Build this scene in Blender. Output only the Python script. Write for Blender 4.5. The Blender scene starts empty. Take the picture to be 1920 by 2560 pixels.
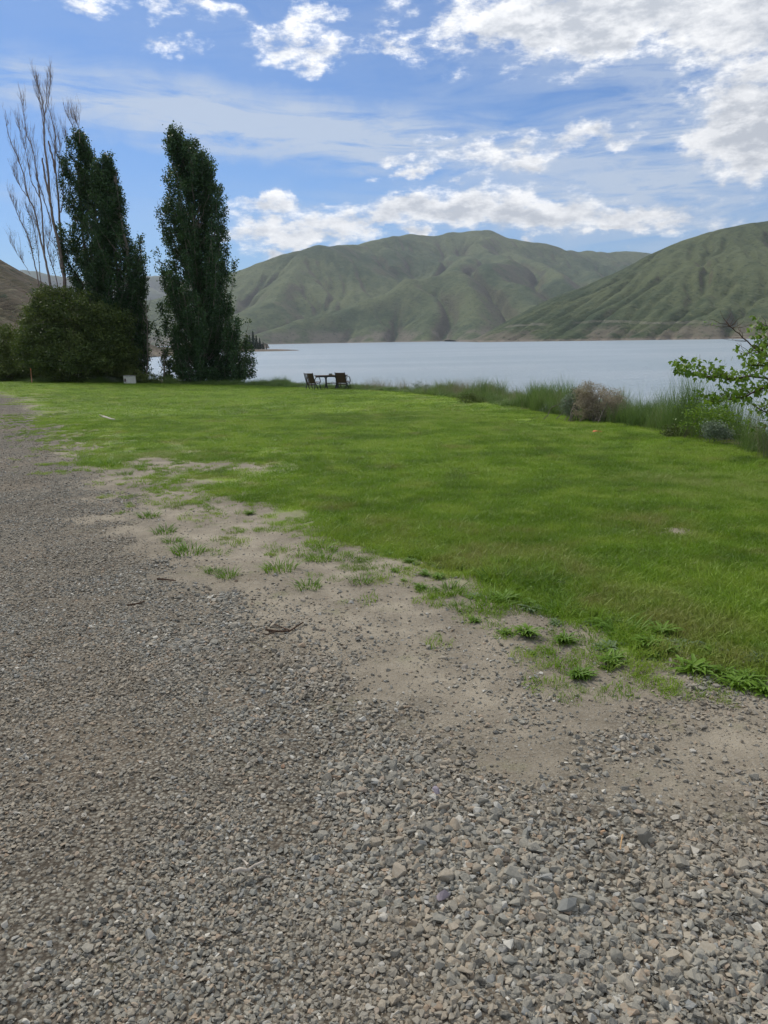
import bpy, bmesh, math, random
import numpy as np
from mathutils import Matrix, Vector
R = math.radians
rng = np.random.default_rng(7)
random.seed(7)
scene = bpy.context.scene
col = scene.collection

# ------------------------------------------------------------------ camera
FPX = 1849.0                       # focal length in photo pixels (1920 x 2560)
EYE = 1.6
PITCH = R(13.09); ROLL = R(1.0)
fw = np.array([0, math.cos(PITCH), -math.sin(PITCH)])
rt0 = np.array([1.0, 0, 0]); up0 = np.array([0, math.sin(PITCH), math.cos(PITCH)])
UP = math.cos(ROLL)*up0 + math.sin(ROLL)*rt0
RT = math.cos(ROLL)*rt0 - math.sin(ROLL)*up0
cam = bpy.data.cameras.new('camera'); camo = bpy.data.objects.new('camera', cam); col.objects.link(camo)
cam.sensor_fit = 'VERTICAL'; cam.sensor_height = 24; cam.lens = 24*FPX/2560
cam.clip_start = 0.05; cam.clip_end = 30000
camo.matrix_world = Matrix(((RT[0], UP[0], -fw[0], 0), (RT[1], UP[1], -fw[1], 0), (RT[2], UP[2], -fw[2], EYE), (0, 0, 0, 1)))
scene.camera = camo

# ------------------------------------------------------------------ light and exposure
SUN_AZ = R(-34); SUN_EL = R(48)     # azimuth from the view axis towards the right
SUN_STRENGTH = 1.5
SKY_STRENGTH = 0.10
scene.view_settings.view_transform = 'Standard'; scene.view_settings.look = 'None'
scene.view_settings.gamma = 1; scene.view_settings.use_curve_mapping = False
scene.view_settings.exposure = 0.92
sun = bpy.data.lights.new('sun', 'SUN'); sun.energy = SUN_STRENGTH; sun.angle = R(11); sun.color = (1.0, 0.93, 0.82)
suno = bpy.data.objects.new('sun', sun); col.objects.link(suno)
sd = Vector((math.sin(SUN_AZ)*math.cos(SUN_EL), math.cos(SUN_AZ)*math.cos(SUN_EL), math.sin(SUN_EL)))
suno.rotation_euler = sd.to_track_quat('Z', 'Y').to_euler()

# ------------------------------------------------------------------ node helper
class G:
    def __init__(s, tree): s.t = tree; tree.nodes.clear()
    def n(s, typ, ins=None, **kw):
        nd = s.t.nodes.new(typ)
        for k, v in kw.items(): setattr(nd, k, v)
        for k, v in (ins or {}).items(): s.put(nd.inputs[k], v)
        return nd
    def put(s, sock, v):
        if isinstance(v, bpy.types.NodeSocket): s.t.links.new(v, sock)
        elif isinstance(v, bpy.types.Node): s.t.links.new(v.outputs[0], sock)
        else:
            if sock.type == 'RGBA' and len(v) == 3: v = (*v, 1)
            sock.default_value = v
    def m(s, op, a, b=None, c=None, clamp=False):
        nd = s.n('ShaderNodeMath', operation=op, use_clamp=clamp); s.put(nd.inputs[0], a)
        if b is not None: s.put(nd.inputs[1], b)
        if c is not None: s.put(nd.inputs[2], c)
        return nd.outputs[0]
    def mix(s, f, a, b, blend='MIX'):
        nd = s.n('ShaderNodeMix', data_type='RGBA', blend_type=blend)
        s.put(nd.inputs[0], f); s.put(nd.inputs[6], a); s.put(nd.inputs[7], b)
        return nd.outputs[2]
    def noise(s, vec, scale, detail=4, rough=.5, dist=0, lac=2.0):
        return s.n('ShaderNodeTexNoise', {'Vector': vec, 'Scale': scale, 'Detail': detail, 'Roughness': rough, 'Distortion': dist, 'Lacunarity': lac}).outputs[0]
    def step(s, x, a, b):
        nd = s.n('ShaderNodeMapRange', {'Value': x, 'From Min': a, 'From Max': b}, interpolation_type='SMOOTHSTEP'); return nd.outputs[0]
    def rampc(s, x, stops):
        nd = s.n('ShaderNodeValToRGB', {'Fac': x}); e = nd.color_ramp.elements
        while len(e) < len(stops): e.new(.5)
        for k, (p, c) in enumerate(stops): e[k].position = p; e[k].color = (*c, 1)
        return nd.outputs[0]
    def scl(s, vec, v): return s.n('ShaderNodeVectorMath', {0: vec, 1: v}, operation='MULTIPLY').outputs[0]
    def pos(s): return s.n('ShaderNodeNewGeometry').outputs['Position']
    def rnd(s): return s.n('ShaderNodeObjectInfo').outputs['Random']
    def attr(s, name): return s.n('ShaderNodeAttribute', attribute_name=name).outputs['Fac']
    def bump(s, h, strength=.5, dist=.01): return s.n('ShaderNodeBump', {'Height': h, 'Strength': strength, 'Distance': dist}).outputs[0]

# ------------------------------------------------------------------ sky (world)
S = 1659/1920                       # the photo was surveyed at this display scale
def azel(dx, dy):
    px, py = dx/S, dy/S
    d = fw + RT*(px-960)/FPX + UP*(1280-py)/FPX; d /= np.linalg.norm(d)
    return math.atan2(d[0], d[1]), math.asin(d[2])
world = bpy.data.worlds.new('World'); scene.world = world; world.use_nodes = True
g = G(world.node_tree)
sky = g.n('ShaderNodeTexSky', sky_type='NISHITA', sun_disc=False, sun_elevation=SUN_EL, sun_rotation=SUN_AZ, altitude=600.0, air_density=1.0, dust_density=0.7, ozone_density=2.2)
D = g.n('ShaderNodeTexCoord').outputs['Generated']
sep = g.n('ShaderNodeSeparateXYZ', {0: D})
az = g.m('ARCTAN2', sep.outputs[0], sep.outputs[1]); el = g.m('ARCSINE', sep.outputs[2])
V0 = g.n('ShaderNodeCombineXYZ', {0: az, 1: el}).outputs[0]
jit = g.n('ShaderNodeTexNoise', {'Vector': D, 'Scale': 16.0, 'Detail': 6.0, 'Roughness': .6}).outputs[1]
jit = g.n('ShaderNodeVectorMath', {0: jit, 1: (.5, .5, .5)}, operation='SUBTRACT').outputs[0]
V = g.n('ShaderNodeVectorMath', {0: jit, 1: (.11, .055, 0), 2: V0}, operation='MULTIPLY_ADD').outputs[0]
def blobs(lst, vec):
    tot = None
    for (dx, dy, hw, hh, rot, st) in lst:
        a, e = azel(dx, dy)
        mp = g.n('ShaderNodeMapping', {'Vector': vec, 'Location': (a, e, 0), 'Rotation': (0, 0, R(rot)), 'Scale': (1.25*hw/S/FPX, 1.25*hh/S/FPX, 1)}, vector_type='TEXTURE')
        gr = g.n('ShaderNodeTexGradient', {0: mp.outputs[0]}, gradient_type='SPHERICAL')
        v = g.m('MULTIPLY', gr.outputs[1], st)
        tot = v if tot is None else g.m('ADD', tot, v)
    return tot
cum = [(1130, 70, 270, 75, -5, 1.1), (1330, 5, 260, 60, 0, 1.2), (1290, 95, 75, 35, 0, .8), (1560, 30, 170, 75, 0, .9), (1640, 190, 130, 170, 10, 1.2), (1590, 270, 120, 60, 0, .9), (1650, 330, 60, 70, 0, 1.0),
       (620, 110, 90, 34, -8, .85), (730, 100, 80, 28, 0, .85), (690, 152, 40, 18, 0, .7), (375, 102, 52, 20, -8, 1.0), (340, 8, 100, 26, -10, 1.0), (170, 8, 110, 22, -8, .8),
       (635, 45, 52, 22, 0, .9), (700, 22, 50, 14, 0, .7), (450, 20, 40, 14, 0, .7), (835, 98, 40, 16, 0, .75), (540, 50, 50, 14, -15, .6),
       (970, 322, 100, 28, 0, .75), (1130, 325, 150, 32, 5, .9), (1300, 290, 80, 24, 0, .85), (860, 332, 50, 13, 0, .7), (1140, 350, 60, 12, 0, .7), (902, 370, 48, 16, 3, 1.1), (798, 388, 40, 11, 4, .85), (995, 386, 22, 7, 0, .8),
       (1040, 445, 240, 48, 2, 1.15), (880, 450, 150, 30, 5, .85), (1230, 470, 260, 30, -3, 1.05), (1450, 488, 140, 20, -3, .9), (1400, 455, 120, 16, 0, .6),
       (620, 470, 170, 34, 5, .85), (640, 508, 230, 30, 4, 1.25), (600, 440, 80, 16, 0, .7), (598, 548, 36, 14, 4, 1.3), (892, 502, 32, 10, 0, 1.1), (1137, 516, 26, 10, 0, 1.1), (1360, 525, 14, 8, 0, 1.0), (1310, 492, 30, 7, 0, .8)]
cir = [(300, 225, 460, 60, -4, .8), (640, 285, 480, 62, -6, .85), (900, 300, 500, 55, -2, .4), (1250, 380, 500, 90, 0, .5), (60, 195, 130, 40, 0, .35), (900, 215, 300, 60, 20, .25), (1100, 190, 300, 70, 20, .22),
       (700, 60, 700, 100, 0, .22), (1500, 320, 340, 260, 0, .75), (1450, 120, 240, 130, 0, .3), (40, 420, 120, 20, 0, .25), (590, 340, 230, 14, -3, .3), (1100, 470, 700, 70, 0, .35), (400, 450, 300, 50, 0, .15)]
bc = blobs(cum, V); bw = blobs(cir, g.n('ShaderNodeVectorMath', {0: jit, 1: (.2, .05, 0), 2: V0}, operation='MULTIPLY_ADD').outputs[0])
Dz = g.scl(D, (1, 1, 2.4))
wide0 = g.noise(Dz, 8, 5, .6)
n1 = g.noise(Dz, 25, 10, .66); 
Doff = g.n('ShaderNodeVectorMath', {0: Dz, 1: (.012, .006, .03)}, operation='ADD').outputs[0]
n2 = g.noise(Doff, 25, 10, .66)
# away from the frame thicker unseen cloud is added to brighten the ground, driven by wide noise alone
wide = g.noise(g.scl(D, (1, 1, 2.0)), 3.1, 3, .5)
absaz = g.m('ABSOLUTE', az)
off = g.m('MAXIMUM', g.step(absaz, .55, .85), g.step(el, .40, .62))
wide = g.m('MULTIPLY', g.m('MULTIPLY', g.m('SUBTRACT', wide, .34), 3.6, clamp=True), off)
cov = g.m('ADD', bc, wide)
dens = g.m('ADD', g.m('MULTIPLY', cov, .54), g.m('MULTIPLY', g.m('SUBTRACT', n1, .5), 1.75))
cum_a = g.m('POWER', g.step(dens, .08, .62), 1.15)
cum_a = g.m('MULTIPLY', cum_a, g.step(cov, .02, .22))
thick = g.step(g.m('ADD', dens, g.m('MULTIPLY', g.m('SUBTRACT', wide0, .5), .8)), .40, .95)
lit = g.m('MULTIPLY_ADD', g.m('SUBTRACT', n1, n2), 2.6, .60, clamp=True)
lit = g.m('SUBTRACT', lit, g.m('MULTIPLY', thick, .42), clamp=True)
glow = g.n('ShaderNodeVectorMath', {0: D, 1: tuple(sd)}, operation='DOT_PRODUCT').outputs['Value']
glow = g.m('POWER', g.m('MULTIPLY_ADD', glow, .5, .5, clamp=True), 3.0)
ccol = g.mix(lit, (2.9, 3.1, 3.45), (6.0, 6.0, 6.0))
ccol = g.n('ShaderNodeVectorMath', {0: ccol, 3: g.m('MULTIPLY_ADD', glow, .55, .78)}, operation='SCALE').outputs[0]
wis = g.noise(g.n('ShaderNodeMapping', {'Vector': D, 'Rotation': (0, R(9), 0), 'Scale': (1.0, 1.0, 6.5)}).outputs[0], 6, 10, .66, 1.2)
wisp = g.m('MULTIPLY', g.m('ADD', bw, g.m('MULTIPLY', off, .75)), g.m('MULTIPLY_ADD', wis, 4.6, -1.5, clamp=True), clamp=True)
skyc = g.n('ShaderNodeVectorMath', {0: sky.outputs[0], 1: (.29, .425, .585)}, operation='MULTIPLY').outputs[0]
c = g.mix(g.m('MULTIPLY', wisp, .80), skyc, (3.2, 3.65, 4.3))
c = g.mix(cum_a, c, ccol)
# below the horizon: soft ground haze colour
c = g.mix(g.step(sep.outputs[2], -.02, -.1), c, (1.5, 1.5, 1.4))
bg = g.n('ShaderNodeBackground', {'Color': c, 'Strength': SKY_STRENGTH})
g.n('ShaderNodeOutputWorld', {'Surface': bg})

# ------------------------------------------------------------------ geometry helpers
def tag(o, label=None, cat=None, group=None, kind=None):
    if label: o['label'] = label
    if cat: o['category'] = cat
    if group: o['group'] = group
    if kind: o['kind'] = kind
    return o
def make_mesh(name, v, f=None, tri=None, quad=None, mat=None, smooth=False):
    me = bpy.data.meshes.new(name)
    if f is not None: me.from_pydata([tuple(p) for p in v], [], f)
    else:
        v = np.asarray(v, np.float32); me.vertices.add(len(v)); me.vertices.foreach_set('co', v.ravel())
        idx = []; st = []; tot = []; c0 = 0
        for arr, k in ((tri, 3), (quad, 4)):
            if arr is None or len(arr) == 0: continue
            arr = np.asarray(arr, np.int32); idx.append(arr.ravel()); st.append(c0+np.arange(len(arr))*k); tot.append(np.full(len(arr), k)); c0 += arr.size
        idx = np.concatenate(idx).astype(np.int32); st = np.concatenate(st).astype(np.int32)
        me.loops.add(len(idx)); me.loops.foreach_set('vertex_index', idx)
        me.polygons.add(len(st)); me.polygons.foreach_set('loop_start', st)
        me.update(calc_edges=True)
    if mat: me.materials.append(mat)
    if smooth: me.polygons.foreach_set('use_smooth', np.ones(len(me.polygons), bool))
    me.update(); return me
def obj(name, me, parent=None, loc=None):
    o = bpy.data.objects.new(name, me); col.objects.link(o)
    if parent: o.parent = parent
    if loc is not None: o.location = tuple(loc)
    return o
def empty(name, loc=(0, 0, 0), rz=0):
    o = bpy.data.objects.new(name, None); col.objects.link(o); o.location = tuple(loc); o.rotation_euler = (0, 0, rz); o.empty_display_size = .2
    return o
class MB:
    def __init__(s): s.v = []; s.f = []; s.n = 0
    def add(s, v, f):
        s.v.append(np.asarray(v, float)); s.f += [tuple(i+s.n for i in q) for q in f]; s.n += len(v)
    def box(s, c, size, rot=None, bev=0):
        x, y, z = [t/2 for t in size]
        v = np.array([(a, b, d) for a in (-x, x) for b in (-y, y) for d in (-z, z)])
        if rot is not None: v = v @ np.array(rot).T
        s.add(v+np.array(c), [(0, 1, 3, 2), (4, 6, 7, 5), (0, 4, 5, 1), (2, 3, 7, 6), (0, 2, 6, 4), (1, 5, 7, 3)])
    def tube(s, pts, rad, k=6, cap=True):
        pts = np.asarray(pts, float); rad = np.full(len(pts), rad) if np.isscalar(rad) else np.asarray(rad)
        t = np.gradient(pts, axis=0); t /= np.linalg.norm(t, axis=1)[:, None]+1e-9
        ref = np.array([0, 1, 0]) if abs(t[0][1]) < .8 else np.array([1, 0, 0])
        a = np.cross(t, ref); a /= np.linalg.norm(a, axis=1)[:, None]+1e-9; b = np.cross(t, a)
        th = np.arange(k)*2*math.pi/k
        v = pts[:, None] + rad[:, None, None]*(a[:, None]*np.cos(th)[None, :, None] + b[:, None]*np.sin(th)[None, :, None])
        f = [(i*k+j, i*k+(j+1) % k, (i+1)*k+(j+1) % k, (i+1)*k+j) for i in range(len(pts)-1) for j in range(k)]
        if cap: f += [tuple(range(k)), tuple((len(pts)-1)*k+j for j in reversed(range(k)))]
        s.add(v.reshape(-1, 3), f)
    def mesh(s, name, mat, smooth=False): return make_mesh(name, np.concatenate(s.v), f=s.f, mat=mat, smooth=smooth)
def vnoise(x, y, seed=0):
    xi = np.floor(x).astype(np.int64); yi = np.floor(y).astype(np.int64); fx = x-xi; fy = y-yi
    fx = fx*fx*(3-2*fx); fy = fy*fy*(3-2*fy)
    def h(a, b):
        n = (a*374761393 + b*668265263 + seed*1442695041) & 0xffffffff; n = ((n ^ (n >> 13))*1274126177) & 0xffffffff
        return ((n ^ (n >> 16)) & 0xffff)/65535.0
    return (h(xi, yi)*(1-fx)+h(xi+1, yi)*fx)*(1-fy) + (h(xi, yi+1)*(1-fx)+h(xi+1, yi+1)*fx)*fy
def fbm(x, y, oct=4, seed=0, g_=.5):
    r = 0; a = 1; tot = 0
    for o in range(oct): r = r + a*vnoise(x*2**o+o*17.3, y*2**o-o*9.1, seed+o); tot += a; a *= g_
    return r/tot
def sstep(x, a, b):
    t = np.clip((x-a)/(b-a), 0, 1); return t*t*(3-2*t)

# ------------------------------------------------------------------ survey: photo pixel -> place
WATER = EYE-7.0
def base_z(x, y):
    x = np.asarray(x, float); y = np.asarray(y, float)
    k = .028-.0095*sstep(-x, 8, 26)
    return -k*np.clip(y-4, 0, 58) + .05*(fbm(x*.16+3, y*.16, 3, 5)-.5)*sstep(y, 3, 9)
def ray(dx, dy):
    return fw + RT*(dx/S-960)/FPX + UP*(1280-dy/S)/FPX
def at(dx, dy, depth): return np.array([0, 0, EYE]) + ray(dx, dy)*depth/ray(dx, dy)[1]      # point at ground distance y = depth
def gp(dx, dy):                                                                           # point on the ground
    d = ray(dx, dy); t = EYE/max(-d[2], 1e-4)
    for _ in range(60): t = t*.5 + .5*(EYE-float(base_z(d[0]*t, d[1]*t)))/max(-d[2], 1e-4)
    return np.array([d[0]*t, d[1]*t, float(base_z(d[0]*t, d[1]*t))])
def proj(p):
    q = np.asarray(p)-np.array([0, 0, EYE]); w = q@fw
    return (960+FPX*(q@RT)/w)*S, (1280-FPX*(q@UP)/w)*S
def seg_dist(px, py, poly, closed=True):
    d = np.full(px.shape, 1e9); n = len(poly)
    for i in range(n if closed else n-1):
        ax, ay = poly[i]; bx, by = poly[(i+1) % n]; vx, vy = bx-ax, by-ay
        t = np.clip(((px-ax)*vx+(py-ay)*vy)/(vx*vx+vy*vy+1e-12), 0, 1)
        d = np.minimum(d, np.hypot(px-ax-t*vx, py-ay-t*vy))
    return d
def sdist(px, py, poly):                     # positive inside
    ins = np.zeros(px.shape, bool); n = len(poly)
    for i in range(n):
        ax, ay = poly[i]; bx, by = poly[(i+1) % n]
        c = ((ay > py) != (by > py)) & (px < (bx-ax)*(py-ay)/(by-ay+1e-12)+ax); ins ^= c
    return np.where(ins, 1, -1)*seg_dist(px, py, poly)
def G2(lst): return [tuple(gp(*p)[:2]) for p in lst]
edge_px = [(0, 823), (90, 826), (200, 828), (345, 829), (550, 833), (660, 838), (750, 841), (860, 847), (950, 857), (1035, 868), (1120, 885), (1210, 900), (1295, 914), (1380, 928), (1470, 950), (1555, 973), (1659, 1000)]
edge = G2(edge_px)
edge_r = [(9.5, 9.0), (11.5, 4.0), (13, -6), (15, -40), (20, -300), (60, -3000)]
edge_l = [(-46, 60.5), (-75, 61), (-140, 50)]
# lawn polygon (clockwise from the far left)
low_px = [(1659, 1480), (1600, 1468), (1480, 1445), (1380, 1425), (1300, 1395), (1260, 1350), (1120, 1300), (1000, 1265), (900, 1218), (790, 1188), (700, 1163), (640, 1130), (560, 1098), (480, 1076), (400, 1045), (375, 1028), (430, 1018), (525, 1008), (520, 992), (400, 990), (300, 990), (240, 1008), (212, 996), (180, 960), (130, 925), (88, 893), (62, 884), (42, 862), (0, 849)]
low = G2(low_px)
lawn_poly = edge_l[::-1] + edge + edge_r[:2] + [(7.5, 2.2), (4.6, 2.6)] + low + [(-30, 46.5), (-60, 49), (-120, 46)]
# gravel: left road, then the foreground
grav_px = [(0, 846), (45, 862), (66, 888), (110, 930), (150, 990), (205, 1060), (255, 1130), (290, 1200), (350, 1280), (420, 1330), (500, 1368), (560, 1415), (680, 1445), (800, 1475), (900, 1510), (1020, 1560), (1160, 1600), (1290, 1610), (1400, 1650), (1520, 1668), (1659, 1690)]
grav_poly = G2(grav_px) + [(3.5, 1.6), (9, 1.0), (9, -60), (-40, -60), (-40, 44)]
grav2_poly = G2([(1515, 1520), (1560, 1500), (1659, 1500), (1760, 1520), (1760, 1600), (1659, 1575), (1580, 1555)])
# land outline: bank crest
crest = [(edge[i][0]+.3*0, edge[i][1]) for i in range(len(edge))]
land_poly = ([(-3000, -3000), (-3000, 700), (-560, 620), (-190, 475), (-165, 440), (-150, 300), (-112, 262), (-86, 258), (-90, 250), (-104, 235), (-80, 160), (-46, 90), (-27, 70), (-21, 63)]
             + [(-13, 60.5), (-6, 57)] + [tuple(np.array(edge[5])+(-1.5, 3.5)), tuple(np.array(edge[6])+(0, 3.2))]
             + [tuple(np.array(e)+(1.2, 1.6)) for e in edge[8:]] + [(x+1.6, y) for x, y in edge_r])
spit_poly = [(-140, 262), (-112, 268), (-94, 265), (-84, 258), (-92, 250), (-110, 246), (-140, 248)]

def ground_masks(x, y):
    wob = (fbm(x*1.3, y*1.3, 4, 11)-.5)
    dl = sdist(x, y, lawn_poly); r = np.hypot(x, y)
    sc = np.clip(r/9, .35, 2.0)
    lawn = sstep(dl + wob*1.3*sc, -.12*sc, .22*sc)
    dlow = seg_dist(x, y, low + [(-30, 46.5)], False)
    zone = np.exp(-dlow/(.8*sc))
    lawn = np.where(dlow > 2.5*sc, sstep(dl, -.45, -.2), lawn)
    lawn = lawn*(1-.9*zone*sstep(fbm(x*3.3, y*3.3, 4, 91), .47, .57))
    q = gp(1425, 1147); lawn = lawn*(1-sstep(fbm(x*3, y*3, 3, 5)+.7-np.hypot((x-q[0])/.30, (y-q[1])/.22)*.7, .35, .6))
    dg = np.maximum(sdist(x, y, grav_poly), sdist(x, y, grav2_poly))
    grav = sstep(dg + (fbm(x*2.1, y*2.1, 4, 31)-.5)*1.5, -.35, .45)
    return lawn, grav, dl, dg
def ground_z(x, y):
    z = base_z(x, y)
    d = sdist(x, y, land_poly)
    slope = np.clip(-d+.2, 0, 20)*.62
    z = z - slope - sstep(-d, .0, 1.5)*.15
    z = z + sstep(-d, .5, 4)*(fbm(x*.5, y*.5, 3, 4)-.5)*.5
    return np.maximum(z, WATER-1.6)

# ------------------------------------------------------------------ materials
def newmat(name):
    m = bpy.data.materials.new(name); m.use_nodes = True; return m, G(m.node_tree)
def finish(g, color, rough=.8, bump=None, spec=.3, trans=None, transcol=None, metallic=0):
    ins = {'Base Color': color, 'Roughness': rough, 'Specular IOR Level': spec, 'Metallic': metallic}
    if bump is not None: ins['Normal'] = bump
    p = g.n('ShaderNodeBsdfPrincipled', ins)
    sh = p.outputs[0]
    if trans:
        t = g.n('ShaderNodeBsdfTranslucent', {'Color': transcol if transcol is not None else color})
        sh = g.n('ShaderNodeMixShader', {0: trans, 1: sh, 2: t.outputs[0]}).outputs[0]
    g.n('ShaderNodeOutputMaterial', {'Surface': sh})
def lawn_colour(g, P):
    a = g.noise(P, .28, 4, .6); b = g.noise(P, 1.6, 4, .6); c_ = g.noise(P, 9, 3, .6)
    base = g.rampc(a, [(.36, (.100, .200, .007)), (.5, (.160, .290, .012)), (.62, (.250, .370, .036))])
    base = g.mix(g.step(b, .49, .64), base, (.28, .39, .045))
    base = g.mix(g.m('MULTIPLY', g.step(b, .48, .34), .75), base, (.055, .140, .008))
    # worn dry patches
    dry = g.m('MULTIPLY', g.step(g.noise(P, .9, 5, .65), .55, .70), .6)
    base = g.mix(dry, base, (.30, .235, .10))
    base = g.mix(g.m('MULTIPLY', g.step(c_, .4, .75), .30), base, (.25, .37, .05))
    for (q, rx, st) in ((gp(1500, 1040), 1.3, .6), (gp(1180, 930), 1.6, .45), (gp(1330, 975), 1.1, .4), (gp(900, 900), 3.0, .3), (gp(1000, 1205), .5, .8), (gp(1150, 1180), .45, .7), (gp(1400, 1140), .5, .9), (gp(1560, 1400), .35, .8), (gp(1290, 1300), .3, .8), (gp(820, 1140), .6, .5), (gp(350, 985), 1.1, .9), (gp(1450, 1330), .4, .6), (gp(1250, 1240), .35, .6)):
        v_ = g.n('ShaderNodeVectorMath', {0: P, 1: tuple(q)}, operation='SUBTRACT').outputs[0]; v_ = g.n('ShaderNodeVectorMath', {0: g.scl(v_, (1, .8, 0))}, operation='LENGTH').outputs['Value']
        k = g.m('MULTIPLY', g.m('MULTIPLY', g.step(v_, rx*1.3, 0), g.step(b, .38, .6)), st)
        base = g.mix(k, base, (.30, .33, .13) if rx > 1.05 and q[1] > 8 else (.27, .225, .095))
    return base
def mat_ground():
    m, g = newmat('ground_soil_grass_gravel'); P = g.pos()
    lawn = g.attr('lawn'); grav = g.attr('gravel'); bank = g.attr('bank')
    f1 = g.noise(P, 60, 4, .7); f2 = g.noise(P, 4, 5, .65); f3 = g.noise(P, .9, 4, .6); f4 = g.noise(P, 180, 3, .7)
    dirt = g.rampc(g.m('ADD', g.m('MULTIPLY', f2, .5), g.m('MULTIPLY', f3, .5)), [(.38, (.165, .140, .102)), (.5, (.250, .215, .160)), (.61, (.345, .300, .225))])
    dirt = g.mix(g.m('MULTIPLY', g.step(f1, .45, .7), .55), dirt, (.33, .305, .255))
    dirt = g.mix(g.m('MULTIPLY', g.step(f4, .52, .3), .5), dirt, (.10, .085, .065))
    vo = g.n('ShaderNodeTexVoronoi', {'Vector': P, 'Scale': 75.0, 'Randomness': 1.0}); vd = vo.outputs['Distance']; vc = vo.outputs['Color']
    vs = g.n('ShaderNodeSeparateColor', {0: vc}).outputs[0]
    gr = g.rampc(vs, [(0, (.12, .105, .083)), (.3, (.17, .155, .125)), (.55, (.215, .20, .162)), (.8, (.26, .235, .185)), (1, (.36, .34, .28))])
    gr = g.mix(g.step(vd, .35, .75), gr, (.075, .062, .046))  # gaps between stones coloured darker to stand in for crevice shade
    gr = g.mix(g.m('MULTIPLY', g.step(f3, .45, .65), .35), gr, (.24, .19, .135))
    lc = lawn_colour(g, P)
    soilg = g.mix(.35, lc, (.09, .085, .04))
    c = g.mix(grav, dirt, gr)
    thin = g.m('MULTIPLY', g.step(g.noise(P, 2.2, 5, .7), .56, .72), g.attr('sparse'))
    c = g.mix(g.m('MULTIPLY', thin, .55), c, (.11, .14, .045))
    c = g.mix(lawn, c, soilg)
    c = g.mix(bank, c, g.mix(g.step(f2, .4, .6), (.13, .11, .06), (.06, .08, .03)))
    h = g.m('ADD', g.m('MULTIPLY', f1, .5), g.m('MULTIPLY', g.m('SUBTRACT', 1, vd), g.m('MULTIPLY_ADD', grav, .9, .12)))
    finish(g, c, .92, g.bump(h, .7, .012), .15); return m
def mat_leaf(name, stops, trans=.35, rough=.55, nscale=.6, bright=None):
    m, g = newmat(name); P = g.pos()
    k = g.m('ADD', g.m('MULTIPLY', g.noise(P, nscale, 3, .6), .45), g.m('MULTIPLY', g.attr('tint'), .55))
    c = g.rampc(k, stops)
    finish(g, c, rough, None, .35, trans, g.mix(.5, c, (.14, .20, .02))); return m
def mat_blade(name, lawn=True, a=None, b=None):
    m, g = newmat(name); P = g.pos()
    if lawn:
        c = lawn_colour(g, P)
        c = g.mix(g.m('MULTIPLY', g.attr('tint'), .45), c, (.29, .41, .045))
        c = g.mix(g.m('MULTIPLY', g.step(g.rnd(), .86, .95), .35), c, (.24, .21, .09))
    else: c = g.mix(g.m('ADD', g.m('ADD', g.m('MULTIPLY', g.rnd(), .3), g.m('MULTIPLY', g.attr('tint'), .3)), g.m('MULTIPLY', g.step(g.noise(P, .8, 3, .6), .35, .65), .4)), a, b)
    finish(g, c, .5, None, .3, .35, c); return m
def mat_stone():
    m, g = newmat('crushed_stone'); r = g.rnd(); P = g.pos()
    c = g.rampc(r, [(0, (.080, .078, .068)), (.12, (.165, .160, .138)), (.3, (.245, .232, .192)), (.42, (.180, .184, .165)), (.55, (.31, .285, .228)), (.67, (.225, .192, .145)), (.78, (.35, .31, .24)), (.88, (.29, .205, .135)), (.93, (.205, .215, .21)), (1, (.60, .57, .49))])
    n = g.noise(P, 130, 5, .65); n2 = g.noise(P, 1.1, 3, .6)
    c = g.mix(g.m('MULTIPLY', g.step(n, .36, .68), .42), c, (.42, .385, .31))
    c = g.mix(g.m('MULTIPLY', g.step(n2, .45, .62), .32), c, (.27, .215, .150))
    finish(g, c, .85, g.bump(n, .45, .003), .25); return m
def mat_plain(name, color, rough=.7, var=.25, scale=20, metallic=0, spec=.3):
    m, g = newmat(name); P = g.pos(); n = g.noise(P, scale, 4, .6)
    c = g.mix(g.m('MULTIPLY', n, var*2, clamp=True), color, tuple(t*.55 for t in color))
    finish(g, c, rough, g.bump(n, .25, .004), spec, metallic=metallic); return m
def mat_wood(name, c1, c2):
    m, g = newmat(name); P = g.n('ShaderNodeTexCoord').outputs['Object']
    n = g.noise(g.scl(P, (18, 18, 2)), 4, 5, .65)
    c = g.mix(g.step(n, .3, .7), c1, c2)
    finish(g, c, .8, g.bump(n, .4, .003), .2); return m
def mat_bark(name, c1, c2):
    m, g = newmat(name); P = g.pos(); n = g.noise(g.scl(P, (1, 1, .25)), 14, 5, .7)
    finish(g, g.mix(g.step(n, .3, .7), c1, c2), .9, g.bump(n, .6, .02), .15); return m
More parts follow.
